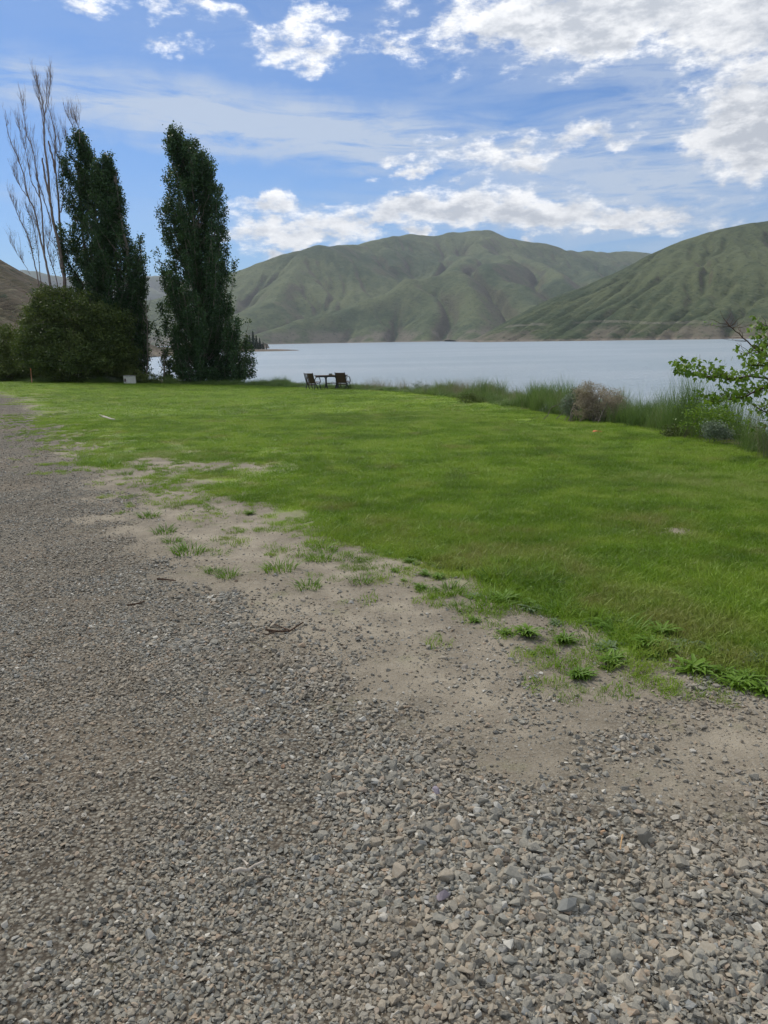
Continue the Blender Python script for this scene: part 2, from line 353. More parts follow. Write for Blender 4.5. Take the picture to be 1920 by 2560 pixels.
def mat_hill(name, green, green2, brown, rock, rockz, browna, road=None):
    m, g = newmat(name); P = g.pos(); ge = g.n('ShaderNodeNewGeometry')
    nz = g.n('ShaderNodeSeparateXYZ', {0: ge.outputs['Normal']}); z = g.n('ShaderNodeSeparateXYZ', {0: P}).outputs[2]
    a = g.noise(P, .0022, 6, .6); b = g.noise(P, .02, 6, .7); d = g.noise(g.scl(P, (1, 1, 2.5)), .09, 5, .7)
    c = g.mix(g.step(g.m('ADD', g.m('MULTIPLY', a, .6), g.m('MULTIPLY', b, .4)), .40, .60), green, green2)
    # east (right) slopes: bare brown, darkened in colour as painted shade; steep ground barer
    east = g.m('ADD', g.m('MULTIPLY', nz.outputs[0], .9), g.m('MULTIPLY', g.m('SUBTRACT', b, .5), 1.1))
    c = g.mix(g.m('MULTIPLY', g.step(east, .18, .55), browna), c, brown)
    steep = g.m('ADD', g.m('SUBTRACT', 1, nz.outputs[2]), g.m('MULTIPLY', g.m('SUBTRACT', d, .5), .35))
    c = g.mix(g.m('MULTIPLY', g.step(steep, .20, .36), .5), c, brown)
    lowz = g.m('ADD', z, g.m('MULTIPLY', g.m('SUBTRACT', b, .5), rockz*1.6))
    lowm = g.m('MULTIPLY', g.step(lowz, rockz, rockz*.3), g.step(g.noise(P, .011, 4, .6), .40, .56))
    c = g.mix(g.m('MULTIPLY', lowm, .8), c, rock)
    c = g.mix(g.m('MULTIPLY', g.step(z, WATER+5, WATER+1), .8), c, (.24, .20, .16))
    if road:     # cut bench of the lakeside road
        rz = g.m('ADD', z, g.m('MULTIPLY', g.m('SUBTRACT', a, .5), 40)); c = g.mix(g.m('MULTIPLY', g.m('MULTIPLY', g.step(rz, road[0]-.7, road[0]), g.step(rz, road[1]+.7, road[1])), g.m('MULTIPLY', g.step(g.noise(P, .006, 3, .6), .42, .60), .38)), c, (.27, .24, .20))
    # small dark shrubs and rock flecks
    c = g.mix(g.m('MULTIPLY', g.step(d, .55, .64), .8), c, (.028, .045, .022))
    c = g.mix(g.m('MULTIPLY', g.step(d, .43, .33), .5), c, (.20, .20, .11))
    finish(g, c, .95, g.bump(g.m('ADD', b, g.m('MULTIPLY', d, .5)), .9, 9.0), .1); return m
def mat_water():
    m, g = newmat('lake_water'); P = g.pos()
    w = g.noise(g.scl(P, (1.0, 1.6, 1)), 1.3, 4, .6); w2 = g.noise(g.scl(P, (.5, 1.0, 1)), .32, 4, .6); w3 = g.noise(g.scl(P, (.25, 1, 1)), .02, 3, .55)
    h = g.m('ADD', g.m('MULTIPLY', w, .35), w2)
    h = g.m('MULTIPLY', h, g.m('MULTIPLY_ADD', w3, 1.2, .4))
    p = g.n('ShaderNodeBsdfPrincipled', {'Base Color': g.mix(g.step(w3, .4, .62), (.31, .38, .42), (.38, .44, .48)), 'Roughness': .28, 'IOR': 1.333, 'Specular IOR Level': .6, 'Normal': g.bump(h, 1.0, 1.5)})
    g.n('ShaderNodeOutputMaterial', {'Surface': p}); return m
M_ground = mat_ground(); M_blade = mat_blade('lawn_blades'); M_stone = mat_stone(); M_water = mat_water()
M_tall = mat_blade('tall_grass_blades', False, (.075, .145, .030), (.22, .31, .085))
M_strawm = mat_blade('dry_grass_stems', False, (.20, .19, .10), (.33, .29, .19))
M_weed = mat_blade('weed_leaf', False, (.095, .19, .016), (.19, .32, .030))
M_weedgrey = mat_blade('weed_leaf_grey', False, (.15, .22, .10), (.24, .31, .16))

# ------------------------------------------------------------------ terrain near the camera
def axis(lo, hi, c0, fine, growth):
    pos_ = [c0]; s = fine; x = c0
    while x < hi: x += s; pos_.append(x); s = s if abs(x-c0) < 7.5 else s*growth
    neg = []; s = fine; x = c0
    while x > lo: x -= s; neg.append(x); s = s if abs(x-c0) < 5.0 else s*growth
    return np.array(neg[::-1]+pos_)
gx = axis(-3000, 66, 0, .045, 1.022); gy = axis(-3000, 700, 1.0, .045, 1.018)
X, Y = np.meshgrid(gx, gy)
shp = X.shape
lawn_m, grav_m, dl, dg = ground_masks(X, Y)
Z = ground_z(X, Y)
near = np.exp(-(np.hypot(X, Y)/14)**2)
Z = Z + near*((fbm(X*3, Y*3, 4, 61)-.5)*.035 + grav_m*(fbm(X*7, Y*7, 3, 71)-.5)*.03)
GZ = (gx, gy, Z)
def zat(x, y):
    x = np.asarray(x, float); y = np.asarray(y, float)
    i = np.clip(np.searchsorted(gx, x)-1, 0, len(gx)-2); j = np.clip(np.searchsorted(gy, y)-1, 0, len(gy)-2)
    fx = np.clip((x-gx[i])/(gx[i+1]-gx[i]), 0, 1); fy = np.clip((y-gy[j])/(gy[j+1]-gy[j]), 0, 1)
    return (Z[j, i]*(1-fx)+Z[j, i+1]*fx)*(1-fy)+(Z[j+1, i]*(1-fx)+Z[j+1, i+1]*fx)*fy
bank_m = sstep(sdist(X, Y, lawn_poly), 0.0, -.5)*sstep(Y - (2.0-.0*X), 6, 9)*(1-grav_m)
dland = sdist(X, Y, land_poly)
bank_m = np.where((dl < .1) & ((Y > 44) | (X > 7.3) | (dland < 1.4)), np.maximum(bank_m, sstep(-dl, -.1, .5)), 0)
bank_m = np.where(grav_m > .5, 0, bank_m)
sparse_m = np.exp(-np.maximum(-dl, 0)/1.6)*sstep(X, -6, 1.0) + .8*np.exp(-((X+1.0)/1.0)**2-((Y-6.3)/1.8)**2)
nx, ny = len(gx), len(gy)
ii = np.arange(nx*ny).reshape(ny, nx)
quads = np.stack([ii[:-1, :-1], ii[:-1, 1:], ii[1:, 1:], ii[1:, :-1]], -1).reshape(-1, 4)
cc = lambda A: (A[:-1, :-1]+A[1:, 1:])/2
cls = np.where(cc(bank_m) > .5, 3, np.where(cc(lawn_m) > .5, 2, np.where(cc(grav_m) > .5, 1, 0))).ravel()
verts = np.stack([X, Y, Z], -1).reshape(-1, 3)
ground_objs = {}
for k, nm in enumerate(('dirt_ground', 'gravel_road', 'lawn', 'lake_bank')):
    q = quads[cls == k]; used, inv = np.unique(q, return_inverse=True)
    me = make_mesh(nm, verts[used], quad=inv.reshape(-1, 4), mat=M_ground, smooth=True)
    for an, A in (('lawn', lawn_m), ('gravel', grav_m), ('bank', bank_m), ('sparse', sparse_m)):
        at_ = me.attributes.new(an, 'FLOAT', 'POINT'); at_.data.foreach_set('value', A.ravel()[used].astype(np.float32))
    ground_objs[nm] = tag(obj(nm, me), kind='structure')
# lake
v = [(-9000, -4000, WATER), (9000, -4000, WATER), (9000, 9500, WATER), (-9000, 9500, WATER)]
tag(obj('lake_water', make_mesh('lake_water', v, f=[(0, 1, 2, 3)], mat=M_water)), kind='structure')

# ------------------------------------------------------------------ hills
def erode(h, cell, batches=22, nd=16000, steps=60, seed=1, rate=.28):
    r = np.random.default_rng(seed); H, W = h.shape; h = h.copy()
    for b in range(batches):
        px = r.uniform(1, W-3, nd); py = r.uniform(1, H-3, nd); dx = np.zeros(nd); dy = np.zeros(nd); sed = np.zeros(nd); vel = np.ones(nd); wat = np.ones(nd)
        for s_ in range(steps):
            i = px.astype(int); j = py.astype(int); fx = px-i; fy = py-j
            a = h[j, i]; b_ = h[j, i+1]; c = h[j+1, i]; d = h[j+1, i+1]
            gxx = (b_-a)*(1-fy)+(d-c)*fy; gyy = (c-a)*(1-fx)+(d-b_)*fx; z0 = a*(1-fx)*(1-fy)+b_*fx*(1-fy)+c*(1-fx)*fy+d*fx*fy
            dx = dx*.35-gxx*.65/cell; dy = dy*.35-gyy*.65/cell; l = np.hypot(dx, dy)+1e-6; ux = dx/l; uy = dy/l; dx = ux*np.minimum(l, 1); dy = uy*np.minimum(l, 1)
            nx_ = np.clip(px+ux, 1, W-3); ny_ = np.clip(py+uy, 1, H-3)
            i2 = nx_.astype(int); j2 = ny_.astype(int); gx2 = nx_-i2; gy2 = ny_-j2
            z1 = h[j2, i2]*(1-gx2)*(1-gy2)+h[j2, i2+1]*gx2*(1-gy2)+h[j2+1, i2]*(1-gx2)*gy2+h[j2+1, i2+1]*gx2*gy2
            dh = z1-z0; cap = np.maximum(-dh, .01*cell)*vel*wat*1.6
            dep = np.where(dh > 0, np.minimum(dh, sed), np.where(sed > cap, (sed-cap)*.25, -np.minimum((cap-sed)*rate, np.maximum(-dh, 0)*.5)))
            dep = np.clip(dep, -.03*cell, .03*cell); sed -= dep; upd = 0
            for (jj, iii, w) in ((j, i, (1-fx)*(1-fy)), (j, i+1, fx*(1-fy)), (j+1, i, (1-fx)*fy), (j+1, i+1, fx*fy)):
                upd = upd + np.bincount((jj*W+iii), weights=dep*w, minlength=H*W)
            h += np.clip(upd, -.12*cell, .12*cell).reshape(H, W)
            vel = np.sqrt(np.clip(vel*vel-dh/cell*1.2, .05, 9)); wat *= .985; px, py = nx_, ny_
    return h
def blur(h, n=1):
    for _ in range(n):
        p = np.pad(h, 1, mode='edge'); h = (p[1:-1, 1:-1]*4+p[:-2, 1:-1]*2+p[2:, 1:-1]*2+p[1:-1, :-2]*2+p[1:-1, 2:]*2+p[:-2, :-2]+p[2:, 2:]+p[:-2, 2:]+p[2:, :-2])/16
    return h
def ridge_field(X, Y, ridges, k_soft):
    acc = []
    for (pts, k) in ridges:
        pts = np.array(pts, float); best = None
        for i in range(len(pts)-1):
            a, b = pts[i], pts[i+1]; vx, vy = b[0]-a[0], b[1]-a[1]
            t = np.clip(((X-a[0])*vx+(Y-a[1])*vy)/(vx*vx+vy*vy), 0, 1)
            d = np.hypot(X-a[0]-t*vx, Y-a[1]-t*vy)
            z = a[2]+(b[2]-a[2])*t - k*(np.sqrt(d*d+40**2)-40)
            best = z if best is None else np.maximum(best, z)
        acc.append(best)
    A = np.stack(acc); mx = A.max(0)
    return mx + k_soft*np.log(np.exp((A-mx)/k_soft).sum(0)) - k_soft*.3
def hill(name, xr, yr, cell, ridges, target, mat, seed, soft=18, noise=30, batches=20, label=None):
    xs = np.arange(xr[0], xr[1], cell); ys = np.arange(yr[0], yr[1], cell); X, Y = np.meshgrid(xs, ys)
    wx = X+(fbm(X/420, Y/420, 3, seed)-.5)*180; wy = Y+(fbm(X/420+9, Y/420, 3, seed+3)-.5)*180
    h = ridge_field(wx, wy, ridges, soft) - WATER
    h += (fbm(X/260, Y/260, 5, seed+7)-.5)*noise*2*sstep(h, 0, 120)
    h = erode(h, cell, batches=batches, seed=seed); h = h*.6+blur(h, 1)*.4
    if target is not None:
        # bring the skyline to the surveyed outline: gentle scaling of heights by bearing
        tb = np.array([(ray(px, py)[0]/ray(px, py)[1], ray(px, py)[2]/ray(px, py)[1]) for px, py in target])
        bear = X/Y
        for it in range(3):
            e = (h+WATER-EYE)/Y; bins = np.linspace(bear.min(), bear.max(), 241)
            idx = np.digitize(bear, bins); mxe = np.array([e[idx == q].max() if (idx == q).any() else np.nan for q in range(1, 241)])
            bc_ = (bins[:-1]+bins[1:])/2; want = np.interp(bc_, tb[:, 0], tb[:, 1]); fac = np.clip((want+.0015)/(mxe+.0015), .3, 2.5)
            fac = np.where(np.isnan(fac), 1, fac)
            fs = np.convolve(np.pad(fac, 2, mode='edge'), [.1, .2, .4, .2, .1], 'valid')
            h = h*np.interp(bear, bc_, fs)
    z = h+WATER
    z = np.where(h < 3, WATER+(h-3)*.4+.6, z)
    z = np.maximum(z, WATER-6)
    n = X.shape; I = np.arange(X.size).reshape(n)
    q = np.stack([I[:-1, :-1], I[:-1, 1:], I[1:, 1:], I[1:, :-1]], -1).reshape(-1, 4)
    keep = (z.ravel()[q].max(1) > WATER-1); q = q[keep]; used, inv = np.unique(q, return_inverse=True)
    me = make_mesh(name, np.stack([X, Y, z], -1).reshape(-1, 3)[used], quad=inv.reshape(-1, 4), mat=mat, smooth=True)
    return tag(obj(name, me), kind='structure')
c3 = lambda u, v: ((550+u/1.211)*S, (500+v/1.211)*S)        # crop coordinates used in the survey of the hills
def rp(lst, depths): return [tuple(at(*c3(u, v), d)) for (u, v), d in zip(lst, depths)]
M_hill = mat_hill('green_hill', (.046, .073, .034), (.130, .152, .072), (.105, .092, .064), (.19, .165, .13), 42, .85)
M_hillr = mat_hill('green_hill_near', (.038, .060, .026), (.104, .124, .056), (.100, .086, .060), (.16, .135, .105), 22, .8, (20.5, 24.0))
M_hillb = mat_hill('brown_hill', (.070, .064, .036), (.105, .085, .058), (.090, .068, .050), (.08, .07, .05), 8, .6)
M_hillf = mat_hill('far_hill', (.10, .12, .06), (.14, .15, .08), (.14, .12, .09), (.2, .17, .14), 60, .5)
main = rp([(75, 205), (200, 160), (290, 138), (370, 138), (450, 125), (560, 102), (640, 107), (700, 98), (800, 88), (850, 100), (900, 120), (1000, 133), (1070, 155), (1130, 152), (1180, 160), (1220, 153), (1305, 160)],
          [3300, 3350, 3400, 3600, 3750, 3900, 4000, 4050, 4100, 4100, 4050, 4100, 4300, 4350, 4400, 4450, 4500])
main = [(main[0][0]-900, 3300, main[0][2]-180), (main[0][0]-400, 3250, main[0][2]-80)] + main + [(main[-1][0]+900, 4600, main[-1][2]-60)]
rid = [(main, .45),
       (rp([(290, 138), (200, 215), (130, 300), (60, 420)], [3400, 3000, 2700, 2450]), .75),
       (rp([(370, 138), (330, 240), (270, 320), (170, 395)], [3600, 3200, 2900, 2550]), .8),
       (rp([(560, 102), (520, 180), (470, 240), (430, 290)], [3900, 3500, 3200, 2950]), .75),
       (rp([(700, 98), (720, 150), (700, 200), (690, 217)], [4050, 3700, 3300, 2850]), .75),
       (rp([(690, 217), (560, 245), (400, 305), (220, 360), (90, 412)], [2800, 2700, 2600, 2500, 2400]), .75),
       (rp([(690, 217), (730, 262), (775, 340), (800, 420)], [2800, 2600, 2350, 2100]), .8),
       (rp([(560, 245), (600, 320), (640, 415)], [2700, 2450, 2200]), .8),
       (rp([(400, 305), (430, 370), (450, 425)], [2600, 2430, 2280]), .8),
       (rp([(800, 88), (830, 150), (820, 202), (880, 240), (960, 310), (1000, 360)], [4100, 3600, 3000, 2800, 2500, 2300]), .75),
       (rp([(900, 120), (960, 190), (1040, 240), (1090, 300)], [4050, 3500, 3000, 2700]), .75),
       (rp([(1070, 155), (1090, 200), (1130, 240)], [4300, 3700, 3200]), .75),
       (rp([(1180, 160), (1200, 190), (1240, 225)], [4400, 3900, 3500]), .75)]
tgt = [c3(-200, 300), c3(-60, 240)] + [c3(u, v) for u, v in [(75, 205), (120, 185), (200, 160), (250, 147), (290, 138), (320, 135), (370, 138), (450, 125), (500, 113), (560, 102), (600, 105), (640, 107), (700, 98), (760, 94), (800, 88), (850, 100), (900, 120), (950, 126), (1000, 133), (1040, 145), (1070, 155), (1130, 152), (1180, 160), (1220, 153), (1305, 160), (1500, 170), (1700, 180)]]
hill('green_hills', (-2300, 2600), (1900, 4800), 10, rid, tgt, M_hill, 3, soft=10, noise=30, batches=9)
mr = rp([(1659, 63), (1600, 70), (1500, 90), (1400, 120), (1305, 160), (1200, 215), (1100, 260), (1000, 295), (900, 345), (800, 400), (760, 422)],
        [1800, 1800, 1800, 1790, 1780, 1770, 1750, 1730, 1710, 1700, 1700])
mr = [(1900, 1850, 330), (1350, 1830, 310)] + mr
rid2 = [(mr, .34)]
for (u0, v0, d0, u1, v1, d1, u2, v2, d2) in [(1600, 70, 1800, 1600, 220, 1400, 1640, 400, 1080), (1450, 105, 1790, 1420, 240, 1450, 1450, 405, 1130), (1330, 150, 1785, 1290, 270, 1520, 1300, 410, 1200), (1200, 215, 1770, 1150, 310, 1580, 1130, 415, 1300), (1060, 280, 1740, 1010, 350, 1600, 980, 418, 1400), (1700, 60, 1800, 1760, 230, 1350, 1800, 390, 1050), (1850, 60, 1800, 1900, 230, 1350, 1950, 390, 1050)]:
    rid2.append((rp([(u0, v0), (u1, v1), (u2, v2)], [d0, d1, d2]), .42))
tgt2 = [c3(u, v) for u, v in [(700, 436), (760, 422), (800, 400), (900, 345), (1000, 295), (1100, 260), (1200, 215), (1305, 160), (1400, 120), (1500, 90), (1600, 70), (1659, 63), (1800, 55), (2100, 50)]]
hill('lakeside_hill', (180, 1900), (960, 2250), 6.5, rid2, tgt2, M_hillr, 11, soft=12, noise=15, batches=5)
# brown hillside on the left, beyond the bushes
lh = [(-140, 480, WATER), (-249, 480, 62), (-420, 500, 165), (-700, 560, 300)]
rid3 = [(lh, .50), ([(-249, 480, 62), (-300, 380, 40), (-330, 300, 10)], .45), ([(-420, 500, 165), (-470, 380, 90), (-500, 260, 20)], .45), ([(-195, 480, 30), (-215, 420, 8)], .5)]
tgt3 = [(-300, 380), (-150, 470), (0, 552), (50, 583), (95, 605), (200, 662), (300, 718), (330, 737), (350, 757), (362, 765), (375, 775)]
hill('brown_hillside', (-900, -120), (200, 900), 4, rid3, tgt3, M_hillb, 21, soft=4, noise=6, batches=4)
rid4 = [([tuple(at(-200, 560, 7200)), tuple(at(200, 600, 7000)), tuple(at(345, 596, 7000)), tuple(at(420, 640, 7000)), tuple(at(600, 700, 7000))], .35)]
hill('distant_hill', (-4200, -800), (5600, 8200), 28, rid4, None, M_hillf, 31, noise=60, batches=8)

# ------------------------------------------------------------------ haze
def box_mesh(lo, hi):
    b = MB(); lo = np.array(lo, float); hi = np.array(hi, float); b.box((lo+hi)/2, hi-lo); return b
mh = bpy.data.materials.new('haze_air'); mh.use_nodes = True; gh = G(mh.node_tree)
vol = gh.n('ShaderNodeVolumePrincipled', {'Color': (.80, .88, 1.0), 'Density': 0.00007, 'Anisotropy': 0.1})
gh.n('ShaderNodeOutputMaterial', {'Volume': vol.outputs[0]})
hz = obj('haze', box_mesh((-9500, -4500, WATER-8), (9500, 10000, 760)).mesh('haze', mh)); tag(hz, kind='stuff')

# ------------------------------------------------------------------ instancing of uncountable stuff
def instancer(name, pts, rot, scl_, variants, kind='stuff'):
    """variants: list of meshes; one object with geometry nodes that places them at measured points"""
    coll = bpy.data.collections.new(name+'_pieces')
    for k, me in enumerate(variants):
        o = bpy.data.objects.new(name+'_piece', me); coll.objects.link(o)
    me = bpy.data.meshes.new(name); me.vertices.add(len(pts)); me.vertices.foreach_set('co', np.asarray(pts, np.float32).ravel())
    a = me.attributes.new('rot', 'FLOAT_VECTOR', 'POINT'); a.data.foreach_set('vector', np.asarray(rot, np.float32).ravel())
    a = me.attributes.new('scl', 'FLOAT_VECTOR', 'POINT'); a.data.foreach_set('vector', np.asarray(scl_, np.float32).ravel())
    a = me.attributes.new('pick', 'INT', 'POINT'); a.data.foreach_set('value', rng.integers(0, len(variants), len(pts)).astype(np.int32))
    o = obj(name, me); tag(o, kind=kind)
    ng = bpy.data.node_groups.new(name+'_scatter', 'GeometryNodeTree')
    ng.interface.new_socket('Geometry', in_out='INPUT', socket_type='NodeSocketGeometry'); ng.interface.new_socket('Geometry', in_out='OUTPUT', socket_type='NodeSocketGeometry')
    N = ng.nodes; L = ng.links
    gi = N.new('NodeGroupInput'); go = N.new('NodeGroupOutput'); ci = N.new('GeometryNodeCollectionInfo'); ci.inputs['Collection'].default_value = coll; ci.inputs['Separate Children'].default_value = True; ci.inputs['Reset Children'].default_value = True
    ip = N.new('GeometryNodeInstanceOnPoints'); ip.inputs['Pick Instance'].default_value = True
    def na(nm, t):
        n = N.new('GeometryNodeInputNamedAttribute'); n.data_type = t; n.inputs['Name'].default_value = nm; return n.outputs[0]
    e2r = N.new('FunctionNodeEulerToRotation'); L.new(na('rot', 'FLOAT_VECTOR'), e2r.inputs[0])
    L.new(gi.outputs[0], ip.inputs['Points']); L.new(ci.outputs[0], ip.inputs['Instance']); L.new(na('pick', 'INT'), ip.inputs['Instance Index'])
    L.new(e2r.outputs[0], ip.inputs['Rotation']); L.new(na('scl', 'FLOAT_VECTOR'), ip.inputs['Scale']); L.new(ip.outputs[0], go.inputs[0])
    md = o.modifiers.new('scatter', 'NODES'); md.node_group = ng
    return o
def blades_mesh(name, n, rad, hmin, hmax, w, bend, mat, seg=2, flat=0, seed=0, core=1.0):
    r = np.random.default_rng(seed); V_ = []; F = []; T = []
    for i in range(n):
        th = r.uniform(0, 2*math.pi); rr = rad*math.sqrt(r.uniform(0, 1))*core; bx, by = rr*math.cos(th), rr*math.sin(th)
        h = r.uniform(hmin, hmax); dth = r.uniform(0, 2*math.pi) if rad > .08 else th+r.normal(0, .5); bd = bend*r.uniform(.3, 1.3)*h
        dx, dy = math.cos(dth), math.sin(dth); fa = r.uniform(0, math.pi); px, py = math.cos(fa)*w/2, math.sin(fa)*w/2; b0 = len(V_)
        for k in range(seg+1):
            t = k/seg; cx = bx+dx*bd*t*t; cy = by+dy*bd*t*t; z = h*(t-.25*bend*t*t)-.004
            if k == seg: V_.append((cx, cy, z))
            else: ww = 1-.45*t; V_ += [(cx-px*ww, cy-py*ww, z), (cx+px*ww, cy+py*ww, z)]
        for k in range(seg-1): a = b0+2*k; F.append((a, a+1, a+3, a+2))
        F.append((b0+2*seg-2, b0+2*seg-1, b0+2*seg))
        T += [r.uniform()]*(2*seg+1)
    me = make_mesh(name, V_, f=F, mat=mat); at_ = me.attributes.new('tint', 'FLOAT', 'POINT'); at_.data.foreach_set('value', np.array(T, np.float32)); return me
def in_view(x, y, margin=1.12, z=0):
    q = np.stack([x, y, np.full_like(x, z)-EYE], -1); w = q@fw; u = (q@RT)/w; v_ = (q@UP)/w
    return (w > .3) & (np.abs(u) < 960/FPX*margin+.05) & (np.abs(v_) < 1280/FPX*margin+.05)
def scatter_disc(n, ymin, ymax, xl, xr, power):
    """points spread so that density falls with distance"""
    t = rng.uniform(0, 1, n); y = (ymin**power+(ymax**power-ymin**power)*t)**(1/power); x = rng.uniform(xl, xr, n)*(y+1.0)
    return x, y

# lawn blades
tufts = [blades_mesh('grass_tuft', 110, .17, .018, .052, .0042, .9, M_blade, seed=s) for s in range(6)]
tall_t = [blades_mesh('grass_tuft', 60, .10, .045, .10, .005, .8, M_blade, seed=20+s) for s in range(3)]
def lawn_scatter(n, ymin, ymax, power, size, h):
    x, y = scatter_disc(n, ymin, ymax, -.62, .64, power)
    lm, gm, dl_, dg_ = ground_masks(x, y)
    hole = fbm(x*2.4, y*2.4, 4, 91)
    p = lm*np.where(dl_ < .9*np.clip(np.hypot(x, y)/7, .5, 2), sstep(hole, .42, .60)*.9+.12*lm, 1)
    keep = (rng.uniform(0, 1, n) < p) & (x > -80) & (dl_ > -.6)
    x, y = x[keep], y[keep]; k = len(x)
    s = rng.uniform(.75, 1.3, k)*size; hh = rng.uniform(.7, 1.25, k)*h*(.75+.7*fbm(x*.8, y*.8, 3, 44))
    pts = np.stack([x, y, zat(x, y)], -1); rot = np.stack([rng.normal(0, .08, k), rng.normal(0, .08, k), rng.uniform(0, 6.28, k)], -1)
    return pts, rot, np.stack([s, s, hh], -1)
A = [lawn_scatter(26000, 2.8, 9, 2, .9, 1.0), lawn_scatter(30000, 9, 22, 2, 1.35, 1.0), lawn_scatter(30000, 22, 66, 2, 2.6, 1.15)]
tag(instancer('lawn_grass', *[np.concatenate([a[i] for a in A]) for i in range(3)], tufts), 'short mown green grass covering the lawn beside the dirt', 'grass')
# rougher tufts along the worn edge and thin straggling blades on the dirt
x, y = scatter_disc(60000, 3.0, 24, -.5, .62, 1.7); lm, gm, dl_, dg_ = ground_masks(x, y)
p = np.exp(-(dl_/(.42+.03*y))**2)*(.08+.92*sstep(fbm(x*2.3, y*2.3, 4, 17), .42, .60))*(dl_ > -1.3)
keep = rng.uniform(0, 1, len(x)) < p*.8; x, y = x[keep], y[keep]; k = len(x)
s = rng.uniform(.25, .9, k)
A1 = (np.stack([x, y, zat(x, y)], -1), np.stack([rng.normal(0, .15, k), rng.normal(0, .15, k), rng.uniform(0, 6.28, k)], -1), np.stack([s, s, s*rng.uniform(.5, .9, k)], -1))
tag(instancer('edge_grass', *A1, tall_t), 'ragged green grass tufts along the worn lawn edge', 'grass')

x, y = scatter_disc(30000, 3.0, 12, -.1, .66, 1.6); lm, gm, dl_, dg_ = ground_masks(x, y)
p = sstep(dl_, .0, .3)*np.exp(-np.maximum(dl_, 0)/1.7)*(.25+.75*sstep(fbm(x*1.9, y*1.9, 4, 57), .40, .60))
keep = rng.uniform(0, 1, len(x)) < p; x, y = x[keep], y[keep]; k = len(x); s = rng.uniform(.5, 1.2, k)
tag(instancer('rough_grass', np.stack([x, y, zat(x, y)], -1), np.stack([rng.normal(0, .15, k), rng.normal(0, .15, k), rng.uniform(0, 6.28, k)], -1), np.stack([s, s, s*rng.uniform(.6, 1.1, k)], -1), tall_t), 'coarser longer grass in the near part of the lawn', 'grass')
# ------------------------------------------------------------------ gravel
def stone_mesh(seed, flat=.6, npts=13, r0=.5):
    r = np.random.default_rng(seed); bm = bmesh.new()
    p = r.normal(0, 1, (npts, 3)); p /= np.linalg.norm(p, axis=1)[:, None]; p *= r.uniform(.75, 1.0, (npts, 1))
    p *= np.array([1.0, r.uniform(.6, .95), flat*r.uniform(.7, 1.2)])*r0
    for q in p: bm.verts.new(q)
    bmesh.ops.convex_hull(bm, input=bm.verts)
    for v_ in [v_ for v_ in bm.verts if not v_.link_faces]: bm.verts.remove(v_)
    bmesh.ops.bevel(bm, geom=list(bm.edges), offset=.025, segments=1, affect='EDGES') if seed % 2 == 0 else None
    me = bpy.data.meshes.new('stone'); bm.to_mesh(me); bm.free(); me.materials.append(M_stone); return me
stones = [stone_mesh(100+s, flat=(.45 if s % 3 else .75), npts=(11 + s % 5)) for s in range(16)]
def coarse(x, y):       # where the stones are larger: the right foreground and a band beside the road
    c = sstep(x+.50*y, .60, 1.35)*sstep(y, 6.5, 4.6)
    b = np.exp(-(seg_dist(x, y, G2([(400, 1360), (560, 1440), (700, 1520), (900, 1570)]), False)/.28)**2)
    return np.clip(np.maximum(c, b*.85) + (fbm(x*1.4, y*1.4, 3, 8)-.5)*.55*(c > .02), 0, 1)
def stone_scatter(n, ymin, ymax, power, smin, smax, big=0, xl=-.62, xr=.62, pg=1.0, pd=.03, sink=.22):
    x, y = scatter_disc(n, ymin, ymax, xl, xr, power); lm, gm, dl_, dg_ = ground_masks(x, y); co = coarse(x, y)
    clump = fbm(x*3.1, y*3.1, 3, 77)
    p = np.clip(gm*pg*(.30+1.0*sstep(clump, .34, .60)) + (pd+.30*np.exp(np.minimum(dg_, 0)/.45)*sstep(clump, .4, .62))*(1-gm), 0, 1)*(1-lm)
    if big: p = p*(co*.95+.05)*(1 if big == 1 else sstep(clump, .4, .6))
    keep = (rng.uniform(0, 1, n) < p) & in_view(x, y); x, y, co, gm = x[keep], y[keep], co[keep], gm[keep]; k = len(x)
    s = smin+(smax-smin)*rng.beta(1.5, 3.2, k); s *= (.85+.35*co)*np.where(gm < .3, .75, 1)
    rot = np.stack([rng.normal(0, .35, k), rng.normal(0, .35, k), rng.uniform(0, 6.28, k)], -1)
    pts = np.stack([x, y, zat(x, y)+s*sink*rng.uniform(-.5, 1.0, k)], -1)
    return pts, rot, np.stack([s, s*rng.uniform(.75, 1.2, k), s*rng.uniform(.7, 1.2, k)], -1)
A = [stone_scatter(150000, .9, 4.5, 1.6, .013, .046, pd=.05), stone_scatter(170000, 4.5, 10, 1.3, .014, .052, pd=.04), stone_scatter(100000, 10, 34, 1.1, .020, .060, xl=-.62, xr=-.15, pd=.05),
     stone_scatter(46000, .9, 8, 1.6, .020, .052, big=1), stone_scatter(11000, .9, 7, 1.5, .034, .066, big=2),
     stone_scatter(90000, .9, 4.5, 1.6, .005, .012, pd=.7), stone_scatter(60000, 4.5, 10, 1.4, .006, .016, pd=.6)]
tag(instancer('gravel', *[np.concatenate([a[i] for a in A]) for i in range(3)], stones), 'loose crushed grey and tan gravel spread over the road', 'gravel')
